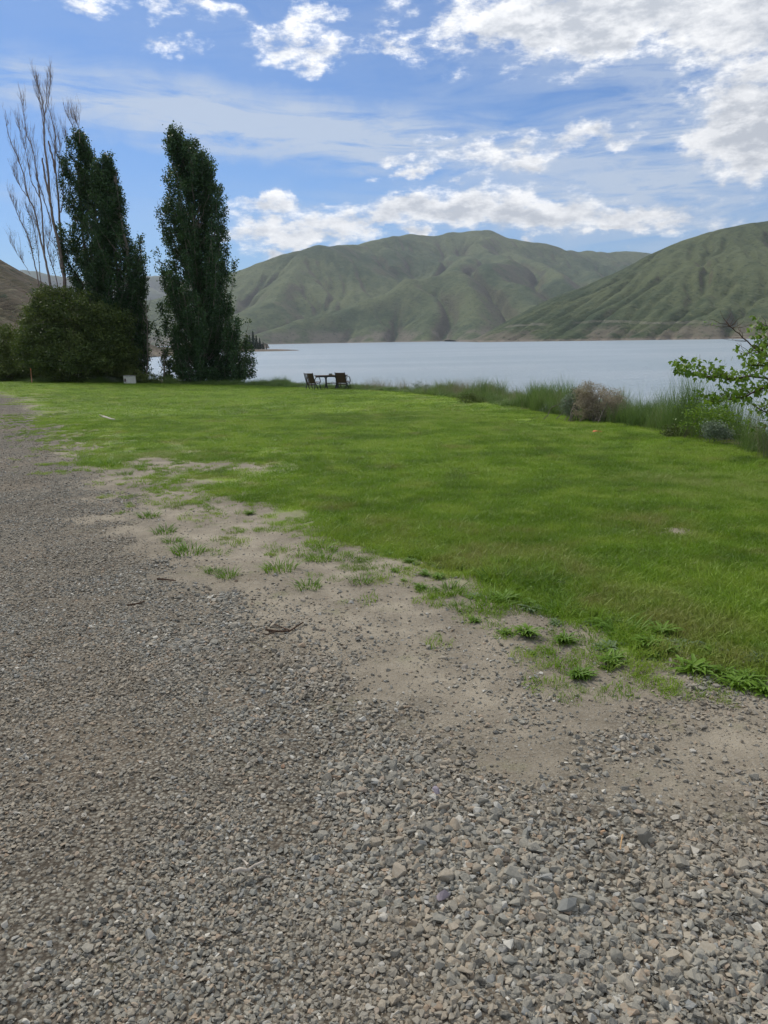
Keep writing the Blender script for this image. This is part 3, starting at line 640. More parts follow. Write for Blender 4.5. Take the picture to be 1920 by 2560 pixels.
# the three hundred largest stones, each an object of the gravel road
P_, Rr_, Sc_ = stone_scatter(2600, .95, 4.6, 1.7, .040, .080, big=2, sink=.05)
order = np.argsort(-(Sc_.max(1)/np.hypot(P_[:, 0], P_[:, 1])))[:290]
sharp = [stone_mesh(300+s, flat=(.5 if s % 2 else .7), npts=14) for s in range(12)]
for q in order:
    o = obj('stone', sharp[int(rng.integers(0, 12))], ground_objs['gravel_road']); o.location = P_[q]+np.array([0, 0, .004]); o.rotation_euler = Rr_[q]; o.scale = Sc_[q]*np.array([1, 1, .95])
def single_stone(dx, dy, size, color, label, seed, flat=.6):
    p = gp(dx, dy); me = stone_mesh(seed, flat, 16).copy(); me.materials.clear(); me.materials.append(mat_plain('stone_'+label.split()[0], color, .85, .2, 60))
    o = obj('stone', me); o.location = (p[0], p[1], float(zat(p[0], p[1]))+size*.22); o.scale = (size, size*.8, size); o.rotation_euler = (.1, -.1, seed)
    tag(o, label, 'stone')
single_stone(958, 1937, .062, (.30, .255, .275), 'pale purple oblong stone at the left edge of the coarse gravel', 51)
single_stone(942, 1710, .050, (.29, .255, .29), 'lilac stone among grey gravel, farther up from the other purple one', 52)
single_stone(826, 1955, .042, (.30, .285, .22), 'rounded beige stone alone in finer gravel left of the coarse stones', 53, .8)
single_stone(1302, 1806, .034, (.46, .30, .18), 'small bright orange stone beside a dark one in the coarse gravel', 54)
single_stone(930, 1795, .034, (.62, .62, .60), 'small white stone in the middle of the grey gravel', 55)
single_stone(1386, 1822, .085, (.22, .205, .17), 'large brownish grey stone half sunk in gravel near the bare wood sliver', 56, .7)
single_stone(1225, 1965, .085, (.25, .25, .225), 'largest flat grey stone lying in the coarse gravel', 57, .55)
single_stone(612, 1658, .040, (.33, .215, .14), 'rusty orange stone in gravel beside the dirt track', 58)
single_stone(18, 1622, .040, (.50, .47, .42), 'pale cream flat stone at the left of the fine gravel', 59, .4)

# ------------------------------------------------------------------ sticks
M_drift = mat_bark('grey_driftwood', (.62, .56, .47), (.38, .33, .27)); M_twig = mat_bark('brown_twig', (.12, .075, .05), (.06, .04, .03)); M_sliver = mat_bark('fresh_wood', (.50, .32, .16), (.38, .24, .12))
def stick(pts_px, rad, mat, label, lift=.012, side=()):
    pp = [gp(*p) for p in pts_px]; o0 = pp[0]; b = MB()
    path = [(p[0]-o0[0], p[1]-o0[1], float(zat(p[0], p[1]))+lift*(1+.12*math.sin(i*2.1))-o0[2]) for i, p in enumerate(pp)]
    b.tube(path, np.linspace(rad, rad*.55, len(path)), 6)
    for sd_ in side:
        q = [gp(*p) for p in sd_]; b.tube([(p[0]-o0[0], p[1]-o0[1], float(zat(p[0], p[1]))+lift*1.4-o0[2]) for p in q], np.linspace(rad*.6, rad*.3, len(q)), 5)
    tag(obj('stick', b.mesh('stick', mat, True), loc=o0), label, 'stick')
stick([(503, 1899), (520, 1895), (537, 1893), (552, 1885), (572, 1878)], .0075, M_drift, 'pale crooked stick lying on fine gravel in the foreground', .036, [[(537, 1893), (531, 1886), (524, 1880)]])
stick([(1343, 1835), (1341, 1845), (1338, 1862)], .0035, M_sliver, 'short bright orange brown wood sliver on the coarse gravel', .05)
stick([(575, 1366), (600, 1372), (625, 1371), (655, 1352)], .008, M_twig, 'dark brown branched stick on the bare dirt', .014, [[(600, 1372), (580, 1380), (568, 1377)], [(625, 1371), (600, 1360), (583, 1350)]])
stick([(340, 1256), (360, 1257), (380, 1258)], .008, M_twig, 'thin dark stick on the dirt near the road gravel', .012)
stick([(275, 1310), (300, 1306), (312, 1300)], .006, M_twig, 'small brown stick where the gravel begins, left of the dirt', .012)

# ------------------------------------------------------------------ weeds and lone tufts
def rosette(seed, n=22, L=.09, W=.018, mat=None, up=.6):
    r = np.random.default_rng(seed); V_ = []; F = []; T = []
    for i in range(n):
        th = r.uniform(0, 6.28); l = L*r.uniform(.55, 1.15); w = W*r.uniform(.7, 1.2); e = up*r.uniform(.15, 1.5); b0 = len(V_)
        dx, dy = math.cos(th), math.sin(th); bx, by = r.normal(0, L*.16, 2); t_ = r.uniform()
        for k, (t, ww) in enumerate(((0, .25), (.3, .75), (.6, 1), (.85, .6))):
            rr = l*t*math.cos(e*(1-.6*t)); z = l*(math.sin(e)*t-.45*t*t*math.sin(e)) + .003
            V_ += [(bx+dx*rr-dy*w*ww/2, by+dy*rr+dx*w*ww/2, z+.12*w), (bx+dx*rr, by+dy*rr, z-.1*w), (bx+dx*rr+dy*w*ww/2, by+dy*rr-dx*w*ww/2, z+.12*w)]; T += [t_]*3
        V_.append((bx+dx*l*.95, by+dy*l*.95, l*(math.sin(e)*.5))); T.append(t_)
        for k in range(3):
            a = b0+3*k; F += [(a, a+1, a+4, a+3), (a+1, a+2, a+5, a+4)]
        F += [(b0+9, b0+10, b0+12), (b0+10, b0+11, b0+12)]
    me = make_mesh('weed', V_, f=F, mat=mat, smooth=True); a_ = me.attributes.new('tint', 'FLOAT', 'POINT'); a_.data.foreach_set('value', np.array(T, np.float32)); return me
weeds = [rosette(s, 60, .052+.008*(s % 3), .0095, M_weed, .7+.15*s) for s in range(4)]; weedg = [rosette(10+s, 40, .056, .013, M_weedgrey, .4) for s in range(2)]
gt = [blades_mesh('grass_tuft', 90, .07, .03, .085, .0045, 1.1, M_weed, seed=40+s, seg=3) for s in range(3)]
weed_list = [
 (1092, 1370, .9, 0, 'broad-leaved weed on bare dirt, left one of the close pair'), (1138, 1376, 1.5, 0, 'wide leafy weed on bare dirt with a dead stalk at its left'), (1218, 1386, 1.1, 0, 'low spreading weed between the leafy pair and the lawn edge'),
 (1248, 1463, 1.0, 0, 'lone bright green weed nearest the camera on open dirt'), (1152, 1417, .45, 0, 'tiniest green sprout alone on bare dirt'), (1025, 1343, .7, 0, 'small round weed leftmost on the bare dirt'),
 (992, 1315, .8, 2, 'small grassy tuft left of the weed patch'), (1060, 1308, 1.5, 2, 'thick grassy clump at the ragged lawn tip'), (1090, 1300, 1.3, 0, 'leafy clump mixed in the ragged lawn tip'), (1148, 1316, 1.3, 1, 'grey-green rosette weed on pale dirt beside the ragged lawn tip'),
 (1215, 1326, 1.3, 2, 'bushy yellow-green grass tuft right of the grey-green rosette'), (1213, 1308, 1.0, 2, 'smaller yellow-green tuft just behind the bushy one'), (1322, 1432, 1.3, 0, 'dark leafy weed at the corner of the lawn edge'), (1312, 1402, 1.3, 1, 'greyish flat weed on the lawn corner'),
 (1325, 1340, 1.5, 1, 'silvery dusty weed in the lawn edge'), (1300, 1352, 1.4, 0, 'green leafy weed left of the silvery dusty one'), (1355, 1372, 1.6, 2, 'long grass clump behind the dark leafy weed'), (1400, 1402, 1.5, 0, 'rounded leafy weed on the lawn edge left of the star-shaped one'), (1440, 1412, 1.2, 0, 'upright light green weed on the dusty lawn edge'),
 (1495, 1448, 1.8, 0, 'large star-shaped weed at the lower rim of the lawn'), (1430, 1370, 1.2, 0, 'leafy weed above a pale bare patch in the lawn'), (1540, 1402, 1.3, 1, 'sprawling dull weed at the right of the bare patch'), (1560, 1455, 1.0, 0, 'tall narrow weed right of the star-shaped one'),
 (1590, 1478, 1.3, 0, 'big-leaved weed at the gravel heap on the right'), (1615, 1470, 1.2, 0, 'weed behind the big-leaved one at the right'), (1652, 1492, 1.4, 0, 'weed cut by the right edge of the picture'), (1640, 1428, 1.3, 1, 'flat dusty weed in brown grass at the far right'), (1470, 1392, 1.2, 1, 'low pale weed in the thin grass'),
 (975, 1278, 1.3, 2, 'green tuft by a pale stone at the lawn rim'), (1075, 1258, 1.5, 2, 'dark tuft inside the ragged lawn rim'), (1175, 1262, 1.5, 2, 'dark green tuft next to the sandy gap'), (1140, 1275, 1.2, 0, 'leafy weed in the sandy gap'), (920, 1278, .7, 2, 'faint tuft on the dirt left of the lawn rim'),
 (323, 1116, 1.3, 2, 'flat tuft on the dirt, farthest of the row beside the road'), (355, 1150, 1.3, 2, 'second tuft of the row beside the road'), (405, 1195, 1.7, 2, 'wide tuft of the row beside the road'), (372, 1172, 1.0, 2, 'thin tuft between two wider ones beside the road'),
 (605, 1232, 1.5, 2, 'sparse wide tuft in the middle of the dirt'), (492, 1245, 1.0, 2, 'sparse small tuft on the dirt, left of the wide one'), (460, 1236, .8, 2, 'thin blades on the dirt left of the sparse small tuft'), (665, 1270, 1.1, 2, 'grey-green tuft on the dirt below the sparse wide one'), (780, 1258, 1.0, 2, 'thin tuft on the dirt halfway to the lawn rim'),
 (702, 1190, 1.3, 2, 'dark tuft just off the lawn rim'), (690, 1210, 1.2, 2, 'lighter tuft below the dark one off the lawn rim'), (540, 1110, 1.1, 0, 'small dark weed in front of the lawn curve'), (270, 1026, 1.3, 2, 'lone tuft in front of the notch of dirt'), (235, 1007, 2.2, 2, 'tuft at the tip where road and dirt notch meet'), (300, 1010, 1.1, 2, 'faint tuft in the mouth of the dirt notch')]
for (dx, dy, sc, kd, lb) in weed_list:
    p = gp(dx, dy); pool = (weeds, weedg, gt)[kd]; me = pool[int(rng.integers(0, len(pool)))]
    o = obj(('weed', 'weed', 'grass_tuft')[kd], me, loc=(p[0], p[1], float(zat(p[0], p[1])))); s = sc*(1.15 if kd < 2 else 1.1)
    o.scale = (s, s, s*.9); o.rotation_euler = (0, 0, rng.uniform(0, 6.28)); tag(o, lb, 'weed' if kd < 2 else 'grass tuft', 'weeds and tufts at the lawn edge')
# more small rosettes hidden in the rim of the lawn
x, y = scatter_disc(5000, 3.2, 9, .0, .6, 2); lm, gm, dl_, dg_ = ground_masks(x, y)
keep = rng.uniform(0, 1, len(x)) < np.exp(-((dl_-.25)/.5)**2)*.16; x, y = x[keep], y[keep]; k = len(x); s = rng.uniform(.5, 1.2, k)
tag(instancer('rim_weeds', np.stack([x, y, zat(x, y)], -1), np.stack([x*0, x*0, rng.uniform(0, 6.28, k)], -1), np.stack([s, s, s*.8], -1), weeds+weedg), 'small leafy weeds mixed into the rim of the lawn', 'weeds')

# ------------------------------------------------------------------ tall grass along the bank
tallv = [blades_mesh('tall_grass_tuft', 60, .16, .22, .66, .0065, .5, M_tall, seg=3, seed=60+s) for s in range(5)]
strawv = [blades_mesh('seed_stems', 14, .16, .45, .95, .0045, .35, M_strawm, seg=3, seed=70+s) for s in range(3)]
crestline = edge + edge_r[:2]
def along(n, lo, hi, line=crestline):
    L = np.array(line); seg = np.diff(L, axis=0); ln = np.hypot(seg[:, 0], seg[:, 1]); cum_ = np.concatenate([[0], np.cumsum(ln)]); t = rng.uniform(0, cum_[-1], n)
    i = np.clip(np.searchsorted(cum_, t)-1, 0, len(seg)-1); f = (t-cum_[i])/ln[i]; p = L[i]+seg[i]*f[:, None]; nr = np.stack([-seg[i][:, 1], seg[i][:, 0]], -1)/ln[i][:, None]
    nr = np.where(nr[:, 1:2] < 0, -nr, nr); o_ = rng.uniform(lo, hi, n); return p[:, 0]+nr[:, 0]*o_, p[:, 1]+nr[:, 1]*o_, o_
x, y, of = along(3600, .1, 2.4); hgt = .22+2.6*fbm(x*.9, y*.9, 4, 23)**2.2*rng.uniform(.5, 1.25, len(x))*.98
hgt *= (.60+.40*sstep(of, 0, .6))*(.68+.85*sstep(x, 0, 6))
keep = (sdist(x, y, lawn_poly) < -.05) & ~((x < -2) & (x > -4.2) & (of > 1.2)); x, y, hgt = x[keep], y[keep], hgt[keep]; k = len(x)
far = np.clip(np.hypot(x, y)/20, 1, 2.2)
tag(instancer('bank_grass', np.stack([x, y, zat(x, y)], -1), np.stack([rng.normal(0, .08, k), rng.normal(0, .08, k), rng.uniform(0, 6.28, k)], -1), np.stack([far**.5, far**.5, hgt], -1), tallv), 'tall unmown green grass along the edge of the lake bank', 'grass')
x, y, of = along(2200, .2, 2.3); keep = (sdist(x, y, lawn_poly) < -.1) & (rng.uniform(0, 1, len(x)) < sstep(fbm(x*.6, y*.6, 3, 29), .40, .62)) & (x > -3.5); x, y = x[keep], y[keep]; k = len(x); s = rng.uniform(.7, 1.15, k)
tag(instancer('seed_grass', np.stack([x, y, zat(x, y)], -1), np.stack([x*0, x*0, rng.uniform(0, 6.28, k)], -1), np.stack([s, s, s], -1), strawv), 'pale dry seed stems standing in the bank grass', 'grass')

# ------------------------------------------------------------------ leaves / trees
def leaf_cloud(name, P, size, mat, tint=None, droop=.3, aspect=.7, parent=None, seed=0):
    r = np.random.default_rng(seed); n = len(P); P = np.asarray(P)
    a = r.normal(0, 1, (n, 3)); a[:, 2] -= droop; a /= np.linalg.norm(a, axis=1)[:, None]
    b = np.cross(a, r.normal(0, 1, (n, 3))); b /= np.linalg.norm(b, axis=1)[:, None]+1e-9
    s = size*r.uniform(.6, 1.3, n)[:, None] if np.isscalar(size) else size[:, None]
    v = np.stack([P-a*s*.5, P+b*s*aspect*.5+a*s*.02, P+a*s*.5, P-b*s*aspect*.5+a*s*.02], 1).reshape(-1, 3)
    q = np.arange(4*n).reshape(n, 4)
    me = make_mesh(name, v, quad=q, mat=mat)
    t = r.uniform(0, 1, n) if tint is None else tint
    at_ = me.attributes.new('tint', 'FLOAT', 'POINT'); at_.data.foreach_set('value', np.repeat(t, 4).astype(np.float32))
    return obj(name, me, parent)
M_pop = mat_leaf('poplar_leaf', [(.2, (.016, .045, .018)), (.5, (.034, .082, .030)), (.8, (.075, .140, .048))], .25, .45, .9)
M_bushl = mat_leaf('bush_leaf', [(.2, (.028, .050, .012)), (.5, (.070, .105, .024)), (.8, (.150, .185, .045))], .25, .6, .7)
M_olive = mat_leaf('olive_leaf', [(.2, (.05, .08, .018)), (.5, (.105, .14, .034)), (.8, (.18, .215, .06))], .25, .6, .7)
M_sage = mat_leaf('sage_leaf', [(.2, (.13, .175, .11)), (.5, (.20, .25, .17)), (.8, (.32, .37, .27))], .1, .8, 2)
M_dry = mat_leaf('dry_seed_head', [(.2, (.26, .21, .16)), (.5, (.44, .35, .28)), (.8, (.60, .50, .42))], .4, .8, 2)
M_box = mat_leaf('maple_leaf', [(.2, (.085, .18, .018)), (.5, (.16, .28, .028)), (.8, (.26, .40, .05))], .45, .45, 1.5)
M_bark = mat_bark('grey_bark', (.26, .23, .19), (.13, .11, .09)); M_dead = mat_bark('dead_bark', (.34, .27, .235), (.17, .13, .115))
def curve(p0, p1, bulge, n=7, jitter=0, r=None):
    t = np.linspace(0, 1, n)[:, None]; p0 = np.array(p0); p1 = np.array(p1); m = (p0+p1)/2+np.array(bulge)
    c = (1-t)**2*p0+2*t*(1-t)*m+t*t*p1
    if jitter: c[1:-1] += (r or rng).normal(0, jitter, c[1:-1].shape)
    return c
def poplar(name, base_px, depth, prof, label, seed, nplume=150, nleaf=42000, lean=-.06, trunks=((0, 0),)):
    r = np.random.default_rng(seed); b0 = at(*base_px, depth); b0[2] = float(zat(b0[0], b0[1])); root = empty(name, b0); tag(root, label, 'tree', 'poplar trees at the end of the lawn')
    hs = []; ls = []; rs = []
    for (dy, xl, xr) in prof:
        pl = at(xl/1.0, dy, depth); pr = at(xr, dy, depth); hs.append(pl[2]-b0[2]); ls.append(pl[0]-b0[0]); rs.append(pr[0]-b0[0])
    hs, ls, rs = map(np.array, (hs, ls, rs)); o_ = np.argsort(hs); hs, ls, rs = hs[o_], ls[o_], rs[o_]; H = hs[-1]
    cx = lambda h: (np.interp(h, hs, ls)+np.interp(h, hs, rs))/2; hw = lambda h: (np.interp(h, hs, rs)-np.interp(h, hs, ls))/2
    tb = MB(); bb = MB(); tk = []
    for (ox, oy) in trunks:
        pts = [np.array([ox*(1-t)+ox*t*1.0 + (cx(t*H*.93))*min(1, t*1.6), oy*(1+t), t*H*.93-.2*(t == 0)]) + (r.normal(0, .05, 3) if t > 0 else 0) for t in np.linspace(0, 1, 12)]
        tb.tube(pts, np.linspace(.24, .025, 12), 7); tk.append(np.array(pts))
    obj('trunk', tb.mesh('trunk', M_bark, True), root)
    LP = []; TT = []; per = nleaf//nplume
    for i in range(nplume):
        h = H*(.035+.965*r.uniform(0, 1)**1.12); th = r.uniform(0, 6.28); w = hw(h); c_ = cx(h)
        rad = w*r.uniform(.62, 1.06) if r.uniform() < .8 else w*r.uniform(.1, .55)
        tip = np.array([c_+rad*math.cos(th), rad*.85*math.sin(th), h]); rise = (1.0+r.uniform(.9, 1.9)*rad)
        h0 = max(.35, h-rise-.5); tp = tk[int(r.integers(0, len(tk)))]; st = np.array([np.interp(h0, tp[:, 2], tp[:, 0]), np.interp(h0, tp[:, 2], tp[:, 1]), h0])
        if h < H*.24: st = np.array([tip[0]*r.uniform(.3, .75), tip[1]*r.uniform(.3, .75), max(0, h-rise*1.2)])
        cu = curve(st, tip, (rad*.30*math.cos(th), rad*.3*math.sin(th), -.25*rise), 9, .05, r); cu[:, 0] += lean*np.linspace(0, 1, 9)**2*1.5
        bb.tube(cu, np.linspace(.05, .010, 9), 4, cap=False)
        n = per; t = None
        # small bunches along the plume, so light and dark clumps and gaps form
        nb = 19; bt = 1.02-.72*r.beta(1.1, 1.5, nb); bc_ = np.stack([np.interp(bt, np.linspace(0, 1, 9), cu[:, k]) for k in range(3)], -1)+r.normal(0, .17, (nb, 3))*(1.15-bt*.55)[:, None]
        pick = r.integers(0, nb, n); q = bc_[pick]+r.normal(0, .135, (n, 3))*np.array([1, 1, 1.25])
        LP.append(q); TT.append((r.uniform(0, 1, nb)[pick]*.75+r.uniform(0, 1, n)*.25))
    tag(obj('branches', bb.mesh('branches', M_bark, True), root), kind='stuff')
    LP = np.concatenate(LP); TT = np.concatenate(TT); kk = LP[:, 2] > .25; LP = LP[kk]; TT = TT[kk]
    leaf_cloud('crown', LP, .14, M_pop, TT, parent=root, seed=seed)
    return root
pc = lambda u, v: ((350+u/3.253)*S, (300+v/3.253)*S)     # survey of the right poplar
def prof_from(f, rows):
    out = []
    for v_, u0, u1 in rows: a = f(u0, v_); b = f(u1, v_); out.append((a[1], a[0], b[0]))
    return out
prR = prof_from(pc, [(60, 300, 350), (90, 240, 430), (200, 200, 550), (300, 205, 600), (400, 190, 640), (520, 210, 690), (640, 130, 725), (780, 170, 710), (950, 130, 715), (1050, 150, 790), (1270, 140, 845), (1500, 100, 830), (1620, 130, 885), (1850, 190, 905), (2000, 215, 925), (2150, 225, 930)])
poplar('poplar_tree', (434, 812), 57, prR, 'tall full poplar standing alone at the right of the group, by the water', 5, nplume=250, nleaf=150000)
p1 = lambda u, v: ((u/2.37)*S, (150+v/2.37)*S)
prA = prof_from(p1, [(395, 425, 440), (430, 410, 500), (500, 385, 540), (560, 365, 560), (700, 355, 590), (900, 345, 620), (1080, 340, 640), (1200, 370, 650), (1350, 390, 660), (1600, 420, 680), (1850, 440, 690)])
poplar('poplar_tree', (212, 818), 60, prA, 'leafy poplar beside the bare dead tree, with the pointed leftmost leafy top', 6, nplume=120, nleaf=70000, trunks=((0, 0), (.8, .5)))
prB = prof_from(p1, [(548, 590, 610), (590, 575, 660), (720, 540, 690), (830, 520, 745), (900, 510, 775), (1080, 500, 835), (1200, 500, 885), (1350, 520, 888), (1500, 540, 880), (1700, 560, 868), (1850, 580, 845)])
poplar('poplar_tree', (262, 820), 58, prB, 'multi-stemmed poplar behind the dark bush, in the middle of the three leafy ones', 8, nplume=200, nleaf=112000, trunks=((0, 0), (-.9, .4), (1.0, -.2)))

# dead poplar
def dead_tree():
    dpt = 59.0; f = lambda u, v, d=0: at((u/3.952)*S, (180+v/3.952)*S, dpt+d)
    b0 = f(640, 2600); b0[2] = float(zat(b0[0], b0[1])); root = empty('dead_poplar_tree', b0); tag(root, 'leafless dead poplar with pale bare stems, leftmost of the tall trees', 'tree')
    r = np.random.default_rng(3); tb = MB(); bb = MB(); lv = []
    stems = [([(655, 2600), (640, 2120), (600, 1800), (530, 1500), (500, 1300), (480, 1050), (460, 850), (430, 600), (440, 430), (410, 250), (370, 100)], 9, 1.2, 0),
             ([(440, 430), (465, 230), (475, 0)], 2.2, .7, .1), ([(455, 400), (490, 220), (500, 60)], 1.8, .6, .3), ([(430, 600), (410, 400), (385, 200), (355, 90)], 2, .6, -.3),
             ([(660, 2600), (640, 2000), (600, 1600), (580, 1300), (560, 1100), (545, 900), (550, 650), (520, 480), (480, 350)], 7, .9, .8),
             ([(545, 1000), (530, 880), (500, 780), (478, 680)], 5.0, 3.6, .8), ([(500, 1300), (450, 1080), (430, 950), (418, 850)], 5.0, 3.4, -.4),
             ([(520, 2500), (500, 2100), (470, 1950), (440, 1800), (400, 1650), (370, 1500), (340, 1350), (270, 1230), (240, 1050), (200, 900), (130, 750), (90, 650), (60, 480)], 6.2, .8, -1),
             ([(440, 1800), (430, 1650), (420, 1450), (400, 1250), (370, 1050), (340, 850), (310, 720), (260, 620), (235, 450), (230, 290)], 4.4, .8, .4),
             ([(400, 1250), (360, 1180), (300, 1050), (285, 950), (250, 750), (215, 600), (180, 500)], 2.6, .6, -.8),
             ([(270, 1230), (210, 1150), (170, 1080), (120, 960)], 2.0, .6, .7), ([(500, 1480), (440, 1280), (370, 1050)], 2.8, 1.2, .2),
             ([(440, 2500), (370, 2000), (330, 1850), (300, 1700), (250, 1550), (190, 1450), (150, 1350), (110, 1250)], 3.4, .6, -.6),
             ([(600, 2400), (560, 2050), (510, 1900), (465, 1740), (500, 1620), (505, 1500)], 2.8, 1, .9), ([(600, 1950), (560, 1750), (465, 1620)], 2, .8, -.5),
             ([(600, 1390), (625, 1250), (630, 1050), (600, 900), (555, 800), (490, 600), (480, 520)], 3.0, .8, 1.1), ([(575, 1050), (590, 800), (580, 620)], 2.4, .8, .5), ([(420, 2300), (400, 2050), (380, 1800), (330, 1500), (290, 1400), (270, 1380)], 2.6, .7, .3),
             ([(300, 2000), (240, 1900), (170, 1800), (110, 1700)], 1.3, .5, .2), ([(655, 800), (655, 700), (650, 620)], 1.8, 1.0, .9),
             ([(790, 760), (760, 600), (700, 500), (655, 405)], 1.6, .6, .6), ([(785, 700), (790, 560), (740, 470), (720, 455)], 1.4, .5, .2)]
    px = dpt/FPX/3.952*1920/1920
    for pts, r0, r1, dd in stems:
        P = np.array([f(u, v, dd*(1-.0*i)) for i, (u, v) in enumerate(pts)])-b0
        n = len(P)*3; t = np.linspace(0, len(P)-1, n); C_ = np.stack([np.interp(t, np.arange(len(P)), P[:, k]) for k in range(3)], -1); C_[1:-1] = (C_[:-2]+C_[1:-1]*2+C_[2:])/4
        C_[1:-1] += r.normal(0, .02, (n-2, 3))
        rad = np.linspace(r0, r1, n)*px*2.0; (tb if r0 > 4 else bb).tube(C_, rad, 6 if r0 > 3 else 4)
        if r1 > 3: continue
        for i in range(int(n*2.1)):     # fine upright twigs
            j = int(r.integers(max(1, n//3), n)); s0 = C_[j]; L = r.uniform(.5, 1.9)*(1.1-.4*j/n); side = r.choice([-1, 1])*r.uniform(.05, .28)
            e_ = s0+np.array([side*L, r.normal(0, .25), L]); cu = curve(s0, e_, (side*L*.25, 0, -.12*L), 5, .025, r)
            bb.tube(cu, np.linspace(.011, .004, 5), 3, cap=False)
            for _ in range(2):
                q = cu[int(r.integers(1, 4))]; l2 = L*r.uniform(.25, .5); bb.tube(curve(q, q+np.array([r.normal(0, .25)*l2, r.normal(0, .2)*l2, l2]), (0, 0, 0), 3), np.array([.008, .006, .004]), 3, cap=False)
    for (u, v) in [(300, 1500), (320, 1650), (330, 1750), (290, 1450), (310, 1600), (350, 1820), (520, 1850), (540, 1950), (560, 1800)]:
        lv.append(f(u, v)-b0+r.normal(0, .22, (26, 3)))
    obj('trunk', tb.mesh('trunk', M_dead, True), root); obj('branches', bb.mesh('branches', M_dead, True), root)
    leaf_cloud('leaves', np.concatenate(lv), .10, M_pop, parent=root, seed=4)
dead_tree()

def bush(name, cx_, base_px, depth, lobes, mat, label, cat='bush', leaf=.1, nleaf=26000, seed=1, stems=14, aspect=.5, clump=.16, group=None):
    """lobes in display pixels: (x, y, rx, ry) at a depth offset"""
    r = np.random.default_rng(seed); b0 = at(cx_, base_px, depth); b0[2] = float(zat(b0[0], b0[1])); root = empty(name, b0); tag(root, label, cat, group)
    pxm = depth/FPX/S; LP = []; TT = []; wts = np.array([l[2]*l[3] for l in lobes], float); wts /= wts.sum(); bb = MB()
    for (lx, ly, rx, ry, dd), w in zip(lobes, wts):
        c_ = at(lx, ly, depth+dd)-b0; RX, RZ = rx*pxm, ry*pxm; n = int(nleaf*w); nb = max(24, n//55)
        u = r.normal(0, 1, (nb, 3)); u /= np.linalg.norm(u, axis=1)[:, None]; u[:, 1] = -np.abs(u[:, 1])*np.where(r.uniform(0, 1, nb) < .75, 1, -1)
        rr = r.uniform(.35, 1.0, nb)**.5; bc_ = c_+u*rr[:, None]*np.array([RX, RX*.9, RZ]); pk = r.integers(0, nb, n)
        LP.append(bc_[pk]+r.normal(0, clump, (n, 3))*np.array([1.2, 1.2, .8])); TT.append(r.uniform(0, 1, nb)[pk]*.8+r.uniform(0, 1, n)*.2)
        for _ in range(max(2, int(stems*w*len(lobes)/2))):
            e_ = bc_[int(r.integers(0, nb))]; s0 = np.array([r.normal(0, .3)+c_[0]*.4, r.normal(0, .3), -.1]); bb.tube(curve(s0, e_, (0, 0, .25*RZ), 6, .04, r), np.linspace(.045, .010, 6)*min(1, RZ), 4, cap=False)
    tag(obj('branches', bb.mesh('branches', M_bark, True), root), kind='stuff'); LP = np.concatenate(LP); TT = np.concatenate(TT); kk = LP[:, 2] > .02; LP = LP[kk]; TT = TT[kk]
    leaf_cloud('foliage', LP, leaf, mat, TT, parent=root, seed=seed, aspect=aspect, droop=0)
    return root
bush('dark_bush', 185, 822, 55.3, [(115, 650, 42, 32, .5), (170, 680, 75, 48, .3), (95, 700, 45, 45, 0), (235, 705, 55, 45, 0), (130, 745, 85, 55, -.5), (225, 755, 60, 55, -.5), (170, 775, 100, 45, -1), (262, 775, 32, 40, 0), (80, 760, 45, 45, 0)], M_bushl, 'large dark rounded bush in front of the poplar trunks', 'bush', .17, 70000, 2, clump=.2)
bush('olive_bush', 30, 822, 59.0, [(15, 740, 40, 35, 0), (50, 760, 40, 40, 0), (10, 785, 45, 35, -.5), (65, 795, 40, 28, -.5), (-40, 760, 50, 50, 0), (-90, 770, 60, 50, 0), (85, 815, 30, 14, -1), (30, 800, 60, 25, -1)], M_olive, 'lower olive-green bush at the left edge of the picture', 'bush', .16, 42000, 12, clump=.2)
bush('undergrowth_bush', 265, 826, 54.6, [(225, 805, 30, 12, 0), (262, 800, 25, 16, 0), (290, 812, 30, 12, 0), (325, 816, 25, 8, 0)], M_olive, 'low tangled brushwood at the foot of the dark bush, beside the white box', 'bush', .10, 9000, 22, clump=.1)
bush('sagebrush', 131, 826, 54.2, [(131, 812, 17, 12, 0), (120, 816, 12, 8, 0), (145, 818, 12, 7, 0)], M_sage, 'silvery sagebrush clump right of the orange stake', 'shrub', .05, 4500, 31, 8, .3, .07, 'silvery sagebrush at the lawn edge')
bush('sagebrush', 205, 827, 53.9, [(195, 818, 14, 8, 0), (212, 818, 14, 8, 0), (232, 820, 16, 7, 0), (250, 821, 14, 6, 0)], M_sage, 'long low silvery sagebrush between the stake and the white box', 'shrub', .05, 4500, 32, 8, .3, .07, 'silvery sagebrush at the lawn edge')
for q, (dx, dy) in enumerate(((905, 838), (1010, 860), (1195, 884), (1455, 938))):
    e_ = gp(dx, dy+12); bush('sagebrush', dx, dy+10, e_[1]+.5, [(dx, dy, 20, 12, 0), (dx+22, dy+4, 14, 8, 0)], (M_sage, M_olive, M_sage, M_olive)[q], ('grey-green sagebrush on the bank right of the garden table', 'dull green shrub in the bank grass midway between table and dry bush', 'small grey-green shrub in the bank grass just before the dry bush', 'green scrub in the bank grass right of the dry bush')[q], 'shrub', .05, 2600, 41+q, 6, .3, .06)
e_ = gp(1290, 915)
bush('dry_bush', 1275, 905, e_[1]+.55, [(1266, 852, 22, 30, 0), (1290, 860, 36, 30, .1), (1302, 880, 42, 30, -.1), (1328, 872, 22, 28, 0), (1258, 880, 22, 24, 0)], M_dry, 'dry pinkish brown bush on the bank edge', 'bush', .036, 16000, 51, 20, .4, .05)
